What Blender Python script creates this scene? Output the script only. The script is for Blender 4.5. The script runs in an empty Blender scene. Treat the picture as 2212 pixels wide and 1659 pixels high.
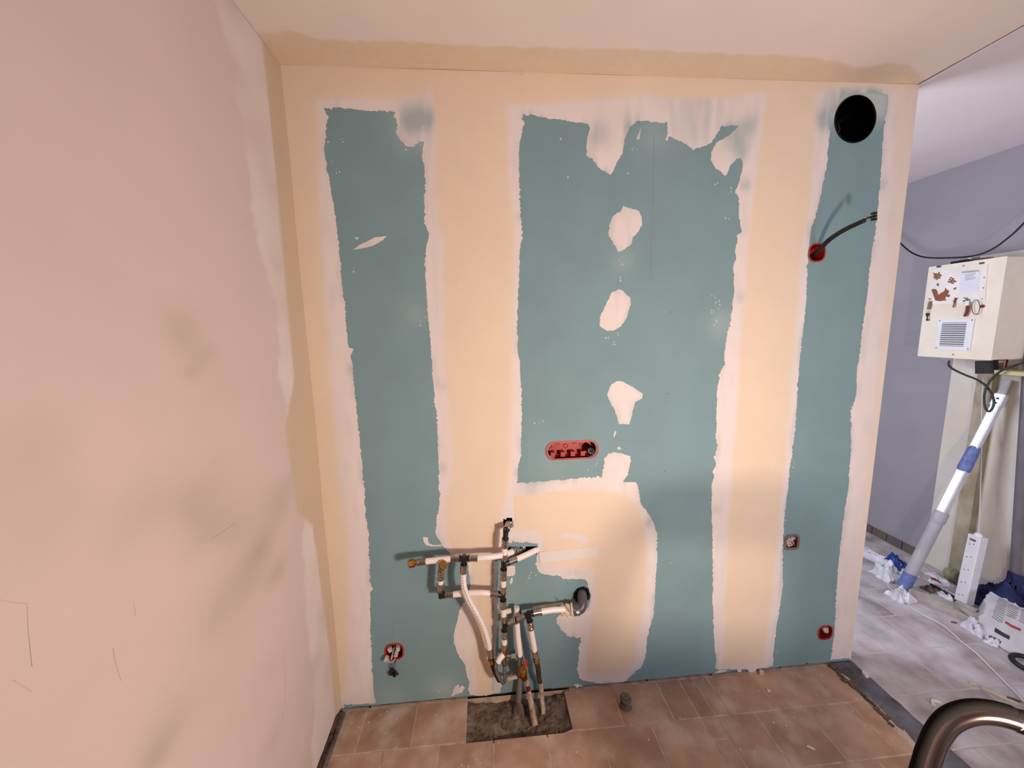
import bpy, bmesh, math, random
import numpy as np
from mathutils import Vector, Matrix, noise
from mathutils.geometry import delaunay_2d_cdt

random.seed(7)
rng = np.random.default_rng(7)
scene = bpy.context.scene
COL = scene.collection

# ------------------------------------------------------------------ camera
CAM = Vector((0.64145, -1.48201, 1.60469))
RX = Vector((0.99647, -0.08123, -0.02103))
RD = Vector((-0.03226, -0.13957, -0.98969))
RF = Vector((0.07746, 0.98688, -0.14169))
FPX = 825.71
cam = bpy.data.cameras.new('camera')
cam.sensor_width = 36.0
cam.lens = FPX / 2212 * 36.0
cam.clip_start = 0.02
cam_o = bpy.data.objects.new('camera', cam)
M = Matrix((RX, -RD, -RF)).transposed().to_4x4()
M.translation = CAM
cam_o.matrix_world = M
COL.objects.link(cam_o)
scene.camera = cam_o

# ------------------------------------------------------------------ view, world, lights
scene.view_settings.view_transform = 'Standard'
scene.view_settings.look = 'None'
scene.view_settings.gamma = 1.0
scene.view_settings.use_curve_mapping = False
scene.view_settings.exposure = 0.0
world = bpy.data.worlds.new('world')
scene.world = world
world.use_nodes = True
world.node_tree.nodes['Background'].inputs[0].default_value = (0.62, 0.74, 1.0, 1)
world.node_tree.nodes['Background'].inputs[1].default_value = 0.6


def area(name, loc, target, sx, sy, power, color):
    l = bpy.data.lights.new(name, 'AREA')
    l.shape = 'RECTANGLE'
    l.size, l.size_y = sx, sy
    l.energy = power
    l.color = color
    o = bpy.data.objects.new(name, l)
    o.location = loc
    o.rotation_euler = (Vector(target) - Vector(loc)).to_track_quat('-Z', 'Y').to_euler()
    COL.objects.link(o)
    return o


area('work_lamp_light', (1.44, -1.56, 1.08), (1.0, 0.0, 1.15), 0.14, 0.14, 24, (1.0, 0.81, 0.67))
area('back_window_light', (1.08, 0.72, 1.5), (3.5, 0.4, 1.0), 0.9, 1.4, 52, (0.83, 0.87, 1.0))
area('front_window_light', (2.95, -3.3, 1.5), (2.7, 0.5, 0.9), 1.0, 1.3, 36, (0.72, 0.80, 1.0))

# ------------------------------------------------------------------ helpers
W, H = 2.347, 2.5
XH = 3.57           # hall side wall
ZH = 2.53           # hall ceiling


def ray(px, py):
    return RX * ((px - 1106) / FPX) + RD * ((py - 829.5) / FPX) + RF


def at_y(px, py, y=0.0):
    d = ray(px, py)
    return CAM + d * ((y - CAM.y) / d.y)


def P(px, py, h=0.0):
    return at_y(px, py, -h)


def at_x(px, py, x):
    d = ray(px, py)
    return CAM + d * ((x - CAM.x) / d.x)


def at_z(px, py, z=0.0):
    d = ray(px, py)
    return CAM + d * ((z - CAM.z) / d.z)


def srgb(r, g, b):
    def f(c):
        c /= 255.0
        return c / 12.92 if c <= 0.04045 else ((c + 0.055) / 1.055) ** 2.4
    return (f(r), f(g), f(b), 1.0)


def sm(a, b, x):
    t = np.clip((x - a) / (b - a), 0, 1)
    return t * t * (3 - 2 * t)


def nz(x, y, s, seed=0.0):
    return noise.noise(Vector((x * s + seed, y * s - seed, seed * 1.7)))


MATS = {}


def mat(name, c, rough=0.6, metal=0.0, c2=None, scale=12.0, bump=0.0, bscale=60.0, spec=0.5, vary=0.0, trans=0.0):
    if name in MATS:
        return MATS[name]
    m = bpy.data.materials.new(name)
    m.use_nodes = True
    nt = m.node_tree
    b = nt.nodes['Principled BSDF']
    b.inputs['Roughness'].default_value = rough
    b.inputs['Metallic'].default_value = metal
    b.inputs['Specular IOR Level'].default_value = spec
    if trans:
        b.inputs['Transmission Weight'].default_value = trans
    tc = nt.nodes.new('ShaderNodeTexCoord')
    n = nt.nodes.new('ShaderNodeTexNoise')
    n.inputs['Scale'].default_value = scale
    n.inputs['Detail'].default_value = 5
    nt.links.new(tc.outputs['Object'], n.inputs['Vector'])
    r = nt.nodes.new('ShaderNodeMapRange')
    r.inputs[1].default_value = 0.3
    r.inputs[2].default_value = 0.7
    nt.links.new(n.outputs['Fac'], r.inputs[0])
    mix = nt.nodes.new('ShaderNodeMix')
    mix.data_type = 'RGBA'
    mix.inputs[6].default_value = c
    if c2 is None:
        c2 = tuple(v * 0.85 for v in c[:3]) + (1,)
    mix.inputs[7].default_value = c2
    nt.links.new(r.outputs[0], mix.inputs[0])
    out = mix.outputs[2]
    if vary:
        oi = nt.nodes.new('ShaderNodeObjectInfo')
        r2 = nt.nodes.new('ShaderNodeMapRange')
        r2.inputs[3].default_value = 1 - vary
        r2.inputs[4].default_value = 1 + vary
        nt.links.new(oi.outputs['Random'], r2.inputs[0])
        hs = nt.nodes.new('ShaderNodeHueSaturation')
        nt.links.new(r2.outputs[0], hs.inputs['Value'])
        nt.links.new(out, hs.inputs['Color'])
        out = hs.outputs[0]
    nt.links.new(out, b.inputs['Base Color'])
    if bump:
        n2 = nt.nodes.new('ShaderNodeTexNoise')
        n2.inputs['Scale'].default_value = bscale
        n2.inputs['Detail'].default_value = 6
        nt.links.new(tc.outputs['Object'], n2.inputs['Vector'])
        bp = nt.nodes.new('ShaderNodeBump')
        bp.inputs['Strength'].default_value = bump
        bp.inputs['Distance'].default_value = 0.01
        nt.links.new(n2.outputs['Fac'], bp.inputs['Height'])
        nt.links.new(bp.outputs[0], b.inputs['Normal'])
    m['_'] = 1
    MATS[name] = m
    return m


def attr_mat(name, base, layers, rough=0.85, nscale=9.0, namt=0.06, bump=0.15, bscale=45.0):
    """base colour, then layers (attribute, colour) mixed over it in order."""
    m = bpy.data.materials.new(name)
    m.use_nodes = True
    nt = m.node_tree
    b = nt.nodes['Principled BSDF']
    b.inputs['Roughness'].default_value = rough
    b.inputs['Specular IOR Level'].default_value = 0.25
    tc = nt.nodes.new('ShaderNodeTexCoord')
    n = nt.nodes.new('ShaderNodeTexNoise')
    n.inputs['Scale'].default_value = nscale
    n.inputs['Detail'].default_value = 6
    nt.links.new(tc.outputs['Object'], n.inputs['Vector'])
    prev = None
    for i, (a, c) in enumerate(layers):
        at = nt.nodes.new('ShaderNodeAttribute')
        at.attribute_name = a
        mix = nt.nodes.new('ShaderNodeMix')
        mix.data_type = 'RGBA'
        if prev is None:
            mix.inputs[6].default_value = base
        else:
            nt.links.new(prev, mix.inputs[6])
        mix.inputs[7].default_value = c
        nt.links.new(at.outputs['Fac'], mix.inputs[0])
        prev = mix.outputs[2]
    r = nt.nodes.new('ShaderNodeMapRange')
    r.inputs[1].default_value = 0.3
    r.inputs[2].default_value = 0.7
    r.inputs[3].default_value = 1 - namt
    r.inputs[4].default_value = 1 + namt
    nt.links.new(n.outputs['Fac'], r.inputs[0])
    hs = nt.nodes.new('ShaderNodeHueSaturation')
    nt.links.new(r.outputs[0], hs.inputs['Value'])
    nt.links.new(prev, hs.inputs['Color'])
    nt.links.new(hs.outputs[0], b.inputs['Base Color'])
    n2 = nt.nodes.new('ShaderNodeTexNoise')
    n2.inputs['Scale'].default_value = bscale
    n2.inputs['Detail'].default_value = 6
    nt.links.new(tc.outputs['Object'], n2.inputs['Vector'])
    bp = nt.nodes.new('ShaderNodeBump')
    bp.inputs['Strength'].default_value = bump
    bp.inputs['Distance'].default_value = 0.004
    nt.links.new(n2.outputs['Fac'], bp.inputs['Height'])
    nt.links.new(bp.outputs[0], b.inputs['Normal'])
    MATS[name] = m
    return m


def empty(name, loc=(0, 0, 0)):
    o = bpy.data.objects.new(name, None)
    o.location = loc
    o.empty_display_size = 0.02
    COL.objects.link(o)
    return o


def tag(o, label=None, cat=None, group=None, kind=None):
    if label:
        o['label'] = label
    if cat:
        o['category'] = cat
    if group:
        o['group'] = group
    if kind:
        o['kind'] = kind
    return o


def link(name, me, m, parent=None, smooth=False):
    o = bpy.data.objects.new(name, me)
    COL.objects.link(o)
    if m is not None and len(me.materials) == 0:
        me.materials.append(m)
    if smooth:
        me.polygons.foreach_set('use_smooth', [True] * len(me.polygons))
    if parent is not None:
        o.parent = parent
        o.matrix_parent_inverse = Matrix.Translation(-Vector(parent.location))
    return o


class MB:
    def __init__(s):
        s.v, s.f = [], []

    def add(s, vs, fs):
        k = len(s.v)
        s.v += [tuple(v) for v in vs]
        s.f += [tuple(i + k for i in f) for f in fs]
        return s

    def box(s, a, b):
        x0, y0, z0 = a
        x1, y1, z1 = b
        return s.add([(x0, y0, z0), (x1, y0, z0), (x1, y1, z0), (x0, y1, z0), (x0, y0, z1), (x1, y0, z1), (x1, y1, z1), (x0, y1, z1)],
                     [(0, 3, 2, 1), (4, 5, 6, 7), (0, 1, 5, 4), (1, 2, 6, 5), (2, 3, 7, 6), (3, 0, 4, 7)])

    def obox(s, c, u, v, w, a, b, d, cham=0.0):
        """box centred c with half-extents a,b,d along axes u,v,w."""
        c, u, v, w = Vector(c), Vector(u).normalized(), Vector(v).normalized(), Vector(w).normalized()
        if cham <= 0:
            vs = [c + u * (i * a) + v * (j * b) + w * (k * d) for k in (-1, 1) for j in (-1, 1) for i in (-1, 1)]
            return s.add(vs, [(0, 2, 3, 1), (4, 5, 7, 6), (0, 1, 5, 4), (1, 3, 7, 5), (3, 2, 6, 7), (2, 0, 4, 6)])
        # chamfered along w edges
        ring = [(a - cham, -b), (a, -b + cham), (a, b - cham), (a - cham, b), (-a + cham, b), (-a, b - cham), (-a, -b + cham), (-a + cham, -b)]
        vs = [c + u * x + v * y + w * (k * d) for k in (-1, 1) for x, y in ring]
        fs = [tuple(range(7, -1, -1)), tuple(range(8, 16))] + [(i, (i + 1) % 8, 8 + (i + 1) % 8, 8 + i) for i in range(8)]
        return s.add(vs, fs)

    def tube(s, pts, r, seg=14, caps=True, sub=0, flat=1.0):
        pts = [Vector(p) for p in pts]
        rs = list(r) if isinstance(r, (list, tuple)) else [r] * len(pts)
        if sub and len(pts) > 2:
            n = len(pts)
            q, qr = [], []
            for i in range(n - 1):
                p0, p1, p2, p3 = pts[max(i - 1, 0)], pts[i], pts[i + 1], pts[min(i + 2, n - 1)]
                for k in range(sub):
                    t = k / sub
                    q.append(0.5 * ((2 * p1) + (p2 - p0) * t + (2 * p0 - 5 * p1 + 4 * p2 - p3) * t * t + (3 * p1 - p0 - 3 * p2 + p3) * t ** 3))
                    qr.append(rs[i] * (1 - t) + rs[i + 1] * t)
            q.append(pts[-1])
            qr.append(rs[-1])
            pts, rs = q, qr
        n = len(pts)
        tan = []
        for i in range(n):
            a, b = pts[max(i - 1, 0)], pts[min(i + 1, n - 1)]
            d = b - a
            tan.append(d.normalized() if d.length > 1e-9 else Vector((0, 0, 1)))
        up = Vector((0, 0, 1)) if abs(tan[0].z) < 0.9 else Vector((0, 1, 0))
        nrm = tan[0].cross(up).normalized()
        vs = []
        for i in range(n):
            nrm = (nrm - tan[i] * nrm.dot(tan[i]))
            nrm = nrm.normalized() if nrm.length > 1e-9 else tan[i].orthogonal().normalized()
            bi = tan[i].cross(nrm)
            for k in range(seg):
                a = 2 * math.pi * k / seg
                vs.append(pts[i] + nrm * (math.cos(a) * rs[i]) + bi * (math.sin(a) * rs[i] * flat))
        fs = [(i * seg + k, i * seg + (k + 1) % seg, (i + 1) * seg + (k + 1) % seg, (i + 1) * seg + k) for i in range(n - 1) for k in range(seg)]
        if caps:
            fs.append(tuple(range(seg - 1, -1, -1)))
            fs.append(tuple((n - 1) * seg + k for k in range(seg)))
        return s.add(vs, fs)

    def prism(s, poly, o, u, v, depth):
        """polygon (list of 2d) in plane o+u*x+v*y extruded by vector depth."""
        o, u, v, d = Vector(o), Vector(u), Vector(v), Vector(depth)
        n = len(poly)
        b = [o + u * x + v * y for x, y in poly]
        return s.add(b + [p + d for p in b], [tuple(range(n - 1, -1, -1)), tuple(range(n, 2 * n))] + [(i, (i + 1) % n, n + (i + 1) % n, n + i) for i in range(n)])

    def mesh(s, name):
        me = bpy.data.meshes.new(name)
        me.from_pydata(s.v, [], s.f)
        me.validate()
        bm = bmesh.new()
        bm.from_mesh(me)
        bmesh.ops.recalc_face_normals(bm, faces=bm.faces)
        bm.to_mesh(me)
        bm.free()
        me.update()
        return me

    def obj(s, name, m, parent=None, smooth=False, angle=None):
        me = s.mesh(name)
        o = link(name, me, m, parent, smooth)
        if smooth and angle:
            me.set_sharp_from_angle(angle=math.radians(angle))
        return o


def pip(px, pz, poly):
    """points-in-polygon (numpy)."""
    poly = np.asarray(poly)
    inside = np.zeros(len(px), bool)
    x1, z1 = poly[:, 0], poly[:, 1]
    x2, z2 = np.roll(x1, -1), np.roll(z1, -1)
    for a, b, c, d in zip(x1, z1, x2, z2):
        if b == d:
            continue
        hit = ((b > pz) != (d > pz)) & (px < (c - a) * (pz - b) / (d - b) + a)
        inside ^= hit
    return inside


def segdist(px, pz, poly, closed=True):
    poly = np.asarray(poly)
    a = poly
    b = np.roll(poly, -1, 0)
    if not closed:
        a, b = poly[:-1], poly[1:]
    best = np.full(len(px), 1e9)
    for (ax, az), (bx, bz) in zip(a, b):
        dx, dz = bx - ax, bz - az
        L = dx * dx + dz * dz + 1e-12
        t = np.clip(((px - ax) * dx + (pz - az) * dz) / L, 0, 1)
        best = np.minimum(best, (px - ax - t * dx) ** 2 + (pz - az - t * dz) ** 2)
    return np.sqrt(best)


def jag(pts, step, amp, seed, fine=0.5):
    """resample closed polygon and roughen it like a trowelled edge."""
    out = []
    n = len(pts)
    for i in range(n):
        a, b = np.array(pts[i], float), np.array(pts[(i + 1) % n], float)
        L = np.hypot(*(b - a))
        k = max(1, int(L / step))
        nrm = np.array([-(b - a)[1], (b - a)[0]]) / (L + 1e-9)
        for j in range(k):
            p = a + (b - a) * j / k
            w = amp * (nz(p[0], p[1], 38, seed) * 0.7 + nz(p[0], p[1], 150, seed + 5) * fine * (0.35 + abs(nz(p[0], p[1], 9, seed + 2)) * 2))
            out.append(p + nrm * w)
    return np.array(out)


def wallpoly(px):
    return [(P(x, y).x, P(x, y).z) for x, y in px]


def sheet(outer, holes, spacing, keep):
    """Delaunay sheet: constraint loops + grid points; keep(cx,cz)->mask of triangles."""
    co, ed = [], []

    def loop(l):
        k = len(co)
        co.extend([Vector((float(x), float(z))) for x, z in l])
        n = len(l)
        ed.extend([(k + i, k + (i + 1) % n) for i in range(n)])
    for l in [outer] + holes:
        loop(l)
    if spacing:
        o = np.asarray(outer)
        xs = np.arange(o[:, 0].min() + spacing / 2, o[:, 0].max(), spacing)
        zs = np.arange(o[:, 1].min() + spacing / 2, o[:, 1].max(), spacing)
        gx, gz = np.meshgrid(xs, zs)
        gx = (gx + rng.uniform(-.25, .25, gx.shape) * spacing).ravel()
        gz = (gz + rng.uniform(-.25, .25, gz.shape) * spacing).ravel()
        d = np.full(len(gx), 1e9)
        for l in [outer] + holes:
            d = np.minimum(d, segdist(gx, gz, l))
        k = keep(gx, gz) & (d > spacing * 0.35)
        co.extend([Vector((float(x), float(z))) for x, z in zip(gx[k], gz[k])])
    v, e, f, *_ = delaunay_2d_cdt(co, ed, [], 0, 1e-6)
    v = np.array([(p.x, p.y) for p in v])
    f = np.array([t for t in f if len(t) == 3])
    c = v[f].mean(1)
    f = f[keep(c[:, 0], c[:, 1])]
    used = np.unique(f)
    remap = -np.ones(len(v), int)
    remap[used] = np.arange(len(used))
    return v[used], remap[f]


def set_attr(me, name, vals):
    a = me.attributes.new(name, 'FLOAT', 'POINT')
    a.data.foreach_set('value', np.asarray(vals, dtype=np.float32))


def grid_mesh(name, fn, us, vs):
    nu, nv = len(us), len(vs)
    verts = [fn(u, v) for v in vs for u in us]
    faces = [(j * nu + i, j * nu + i + 1, (j + 1) * nu + i + 1, (j + 1) * nu + i) for j in range(nv - 1) for i in range(nu - 1)]
    me = bpy.data.meshes.new(name)
    me.from_pydata(verts, [], faces)
    me.update()
    return me


# ------------------------------------------------------------------ materials
TEAL = srgb(124, 151, 155)
M_board = attr_mat('teal_plasterboard', TEAL, [('dust', srgb(196, 204, 200))], rough=0.8, nscale=5, namt=0.05, bump=0.06, bscale=160)
M_plaster = attr_mat('joint_plaster', srgb(226, 214, 208), [('cream', srgb(227, 206, 182)), ('thin', srgb(150, 168, 170))], rough=0.8, nscale=6, namt=0.025, bump=0.10, bscale=30)
M_lwall = attr_mat('pink_plaster_wall', srgb(214, 192, 184), [('tan', srgb(206, 182, 154)), ('white', srgb(228, 215, 206)), ('stain', srgb(184, 166, 148))], nscale=3.0, namt=0.03, bump=0.25, bscale=14)
M_ceil = attr_mat('ceiling_plaster', srgb(236, 222, 214), [('tan', srgb(226, 204, 178)), ('dust', srgb(236, 226, 228))], nscale=3.0, namt=0.03, bump=0.15, bscale=14)
M_core = mat('dark_core', srgb(40, 34, 30), 0.95)
M_shell = mat('room_shell_plaster', srgb(190, 176, 168), 0.9)
M_hallwall = mat('grey_lilac_paint', srgb(160, 156, 164), 0.85, c2=srgb(150, 146, 153), scale=2.5, bump=0.1)
M_cream = mat('cream_gloss_paint', srgb(226, 220, 212), 0.6, c2=srgb(212, 204, 192), scale=4, bump=0.05)
M_pex = mat('white_pipe', srgb(240, 228, 222), 0.35, c2=srgb(236, 222, 214), scale=30)
M_chrome = mat('steel_sleeve', srgb(190, 182, 172), 0.22, 1.0, c2=srgb(165, 155, 146), scale=40)
M_blackp = mat('black_plastic', srgb(22, 22, 23), 0.35)
M_brass = mat('brass', srgb(214, 165, 84), 0.22, 1.0, c2=srgb(176, 122, 50), scale=60)
M_rust = mat('rusty_steel', srgb(92, 62, 44), 0.8, 0.3, c2=srgb(40, 30, 26), scale=70, bump=0.4, bscale=200)
M_oldw = mat('old_painted_pipe', srgb(206, 188, 168), 0.7, c2=srgb(140, 108, 88), scale=55, bump=0.3, bscale=150)
M_grey = mat('grey_pvc', srgb(86, 82, 88), 0.35, c2=srgb(76, 72, 78), scale=20)
M_dgrey = mat('grey_conduit', srgb(120, 112, 106), 0.7, c2=srgb(90, 82, 76), scale=30, bump=0.2)
M_red = mat('red_plastic', srgb(186, 50, 34), 0.4, c2=srgb(162, 36, 24), scale=40)
M_dred = mat('dark_red_plastic', srgb(120, 26, 18), 0.45)
M_white = mat('white_plastic', srgb(232, 232, 236), 0.4, c2=srgb(222, 222, 228), scale=20)
M_conn = mat('clear_connector', srgb(215, 205, 196), 0.25, c2=srgb(170, 160, 150), scale=90)
M_black = mat('black_rubber', srgb(16, 15, 15), 0.5)
M_gloss = mat('gloss_black_duct', srgb(3, 3, 3), 0.1, spec=0.3)
M_copper = mat('copper_wire', srgb(184, 96, 60), 0.3, 1.0)
M_tape = mat('cream_masking_tape', srgb(222, 208, 186), 0.8, c2=srgb(196, 180, 156), scale=40, bump=0.4)
M_hose = mat('braided_steel', srgb(170, 166, 160), 0.3, 1.0, c2=srgb(90, 86, 82), scale=260, bump=0.6, bscale=400)
M_conc = mat('rough_concrete', srgb(132, 116, 102), 0.95, c2=srgb(74, 60, 50), scale=26, bump=0.9, bscale=70)
M_grout = mat('grout', srgb(204, 184, 166), 0.95, c2=srgb(160, 136, 116), scale=18, bump=0.3)
M_strip = mat('slate_strip', srgb(112, 114, 128), 0.8, c2=srgb(72, 66, 66), scale=9, bump=0.6, bscale=40)
M_wood = mat('pale_wood', srgb(196, 188, 182), 0.8, c2=srgb(158, 146, 134), scale=14, bump=0.2)
M_dwood = mat('old_wood', srgb(118, 92, 72), 0.85, c2=srgb(64, 48, 38), scale=22, bump=0.5)
M_plast = mat('white_sheet_plastic', srgb(232, 232, 242), 0.3, c2=srgb(206, 206, 218), scale=14, bump=0.3)
M_blue = mat('blue_plastic', srgb(24, 78, 160), 0.45, c2=srgb(16, 56, 128), scale=20)
M_navy = mat('navy_cloth', srgb(44, 50, 104), 0.9, c2=srgb(22, 26, 62), scale=16, bump=0.4, bscale=90)
M_bluegrip = mat('blue_grip', srgb(74, 96, 164), 0.55, c2=srgb(116, 130, 180), scale=30)
M_alu = mat('white_alu', srgb(226, 228, 236), 0.35, 0.2, c2=srgb(204, 206, 214), scale=12)
M_greytube = mat('grey_tube', srgb(178, 178, 184), 0.5, c2=srgb(160, 160, 166), scale=14)
M_darktube = mat('dark_grey_tube', srgb(112, 108, 114), 0.45)
M_cable = mat('dark_cable', srgb(40, 38, 44), 0.5)
M_wcable = mat('white_cable', srgb(216, 212, 212), 0.5)
M_paper = mat('paper', srgb(226, 224, 236), 0.8, c2=srgb(216, 214, 226), scale=8)
M_bag = mat('cement_bag_paper', srgb(206, 204, 208), 0.8, c2=srgb(186, 184, 190), scale=7, bump=0.3, bscale=18)
M_ink = mat('grey_print', srgb(120, 118, 126), 0.8)
M_dink = mat('dark_print', srgb(52, 50, 56), 0.8)
M_rink = mat('red_print', srgb(170, 58, 60), 0.8)
M_squir = mat('squirrel_brown', srgb(146, 84, 56), 0.6, c2=srgb(120, 64, 42), scale=30)
M_leaf = mat('leaf_brown', srgb(150, 104, 70), 0.6, c2=srgb(120, 80, 52), scale=40)
M_steel = mat('dull_steel', srgb(150, 146, 142), 0.35, 1.0)
M_tan = mat('mouldy_frame', srgb(184, 174, 156), 0.8, c2=srgb(150, 136, 106), scale=9, bump=0.2)
M_moss = mat('mossy_base', srgb(156, 150, 122), 0.9, c2=srgb(112, 108, 78), scale=30, bump=0.5)
M_yel = mat('yellowed_wood', srgb(206, 198, 150), 0.7)
M_mirror = mat('chrome_tube', srgb(150, 138, 134), 0.16, 1.0, c2=srgb(136, 124, 120), scale=6)
M_brown = mat('dark_brown_trim', srgb(17, 12, 11), 0.8, c2=srgb(12, 9, 8), scale=60, bump=0.08, bscale=200, spec=0.12)
M_skirt = mat('dark_skirting_tile', srgb(112, 98, 94), 0.6)
M_chip = mat('plaster_chip', srgb(224, 216, 212), 0.9)
M_dchip = mat('dark_chip', srgb(84, 72, 74), 0.9)
M_ychip = mat('yellow_chip', srgb(206, 196, 168), 0.9)


def tile_mat(name, base, c2, dust, lo, hi, speck):
    m = bpy.data.materials.new(name)
    m.use_nodes = True
    nt = m.node_tree
    b = nt.nodes['Principled BSDF']
    geo = nt.nodes.new('ShaderNodeNewGeometry')
    oi = nt.nodes.new('ShaderNodeObjectInfo')

    def tex(scale, detail=5):
        n = nt.nodes.new('ShaderNodeTexNoise')
        n.inputs['Scale'].default_value = scale
        n.inputs['Detail'].default_value = detail
        nt.links.new(geo.outputs['Position'], n.inputs['Vector'])
        return n.outputs['Fac']

    def rng_(src, a, c, lo_=0.0, hi_=1.0):
        r = nt.nodes.new('ShaderNodeMapRange')
        r.inputs[1].default_value, r.inputs[2].default_value = a, c
        r.inputs[3].default_value, r.inputs[4].default_value = lo_, hi_
        nt.links.new(src, r.inputs[0])
        return r.outputs[0]

    def mixc(f, a, c):
        x = nt.nodes.new('ShaderNodeMix')
        x.data_type = 'RGBA'
        nt.links.new(f, x.inputs[0])
        for s_, i in ((a, 6), (c, 7)):
            if isinstance(s_, tuple):
                x.inputs[i].default_value = s_
            else:
                nt.links.new(s_, x.inputs[i])
        return x.outputs[2]
    c = mixc(rng_(tex(9), 0.35, 0.65), base, c2)
    hs = nt.nodes.new('ShaderNodeHueSaturation')
    nt.links.new(rng_(oi.outputs['Random'], 0, 1, 0.86, 1.12), hs.inputs['Value'])
    nt.links.new(c, hs.inputs['Color'])
    c = mixc(rng_(tex(6.5, 8), lo, hi, 0, 0.85), hs.outputs[0], dust)
    vo = nt.nodes.new('ShaderNodeTexVoronoi')
    vo.inputs['Scale'].default_value = 34
    nt.links.new(geo.outputs['Position'], vo.inputs['Vector'])
    d1 = rng_(vo.outputs['Distance'], 0.10, 0.13, speck, 0)
    mk = rng_(tex(7, 2), 0.5, 0.56)
    mu = nt.nodes.new('ShaderNodeMath')
    mu.operation = 'MULTIPLY'
    nt.links.new(d1, mu.inputs[0])
    nt.links.new(mk, mu.inputs[1])
    c = mixc(mu.outputs[0], c, srgb(214, 196, 184))
    nt.links.new(c, b.inputs['Base Color'])
    nt.links.new(rng_(tex(12), 0.3, 0.7, 0.45, 0.7), b.inputs['Roughness'])
    b.inputs['Specular IOR Level'].default_value = 0.35
    bp = nt.nodes.new('ShaderNodeBump')
    bp.inputs['Strength'].default_value = 0.15
    bp.inputs['Distance'].default_value = 0.004
    nt.links.new(tex(40), bp.inputs['Height'])
    nt.links.new(bp.outputs[0], b.inputs['Normal'])
    return m


M_tile = tile_mat('brown_floor_tile', srgb(184, 151, 129), srgb(162, 127, 105), srgb(204, 188, 174), 0.5, 0.78, 0.9)
M_dtile = tile_mat('dusty_floor_tile', srgb(168, 152, 152), srgb(150, 136, 138), srgb(210, 208, 214), 0.36, 0.66, 0.5)

# ------------------------------------------------------------------ main partition wall
wall = empty('wall_back', (0, 0, 0))
tag(wall, kind='structure')
# the studs and core behind the boards leave cavities for the boxes and the duct
core = MB()
core.box((-0.1, 0.085, -.1), (W - 0.003, 0.10, H + 0.03))
core.box((-0.1, 0.0135, -.1), (W - 0.003, 0.085, 0.05))
core.box((W - 0.05, 0.0135, 0.05), (W - 0.003, 0.085, H + 0.03))
core.box((0.63, 0.0135, 1.3), (0.68, 0.085, H)); core.box((1.80, 0.0135, 0.8), (1.85, 0.085, H))
core.obj('stud_core', M_core, wall)

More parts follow.
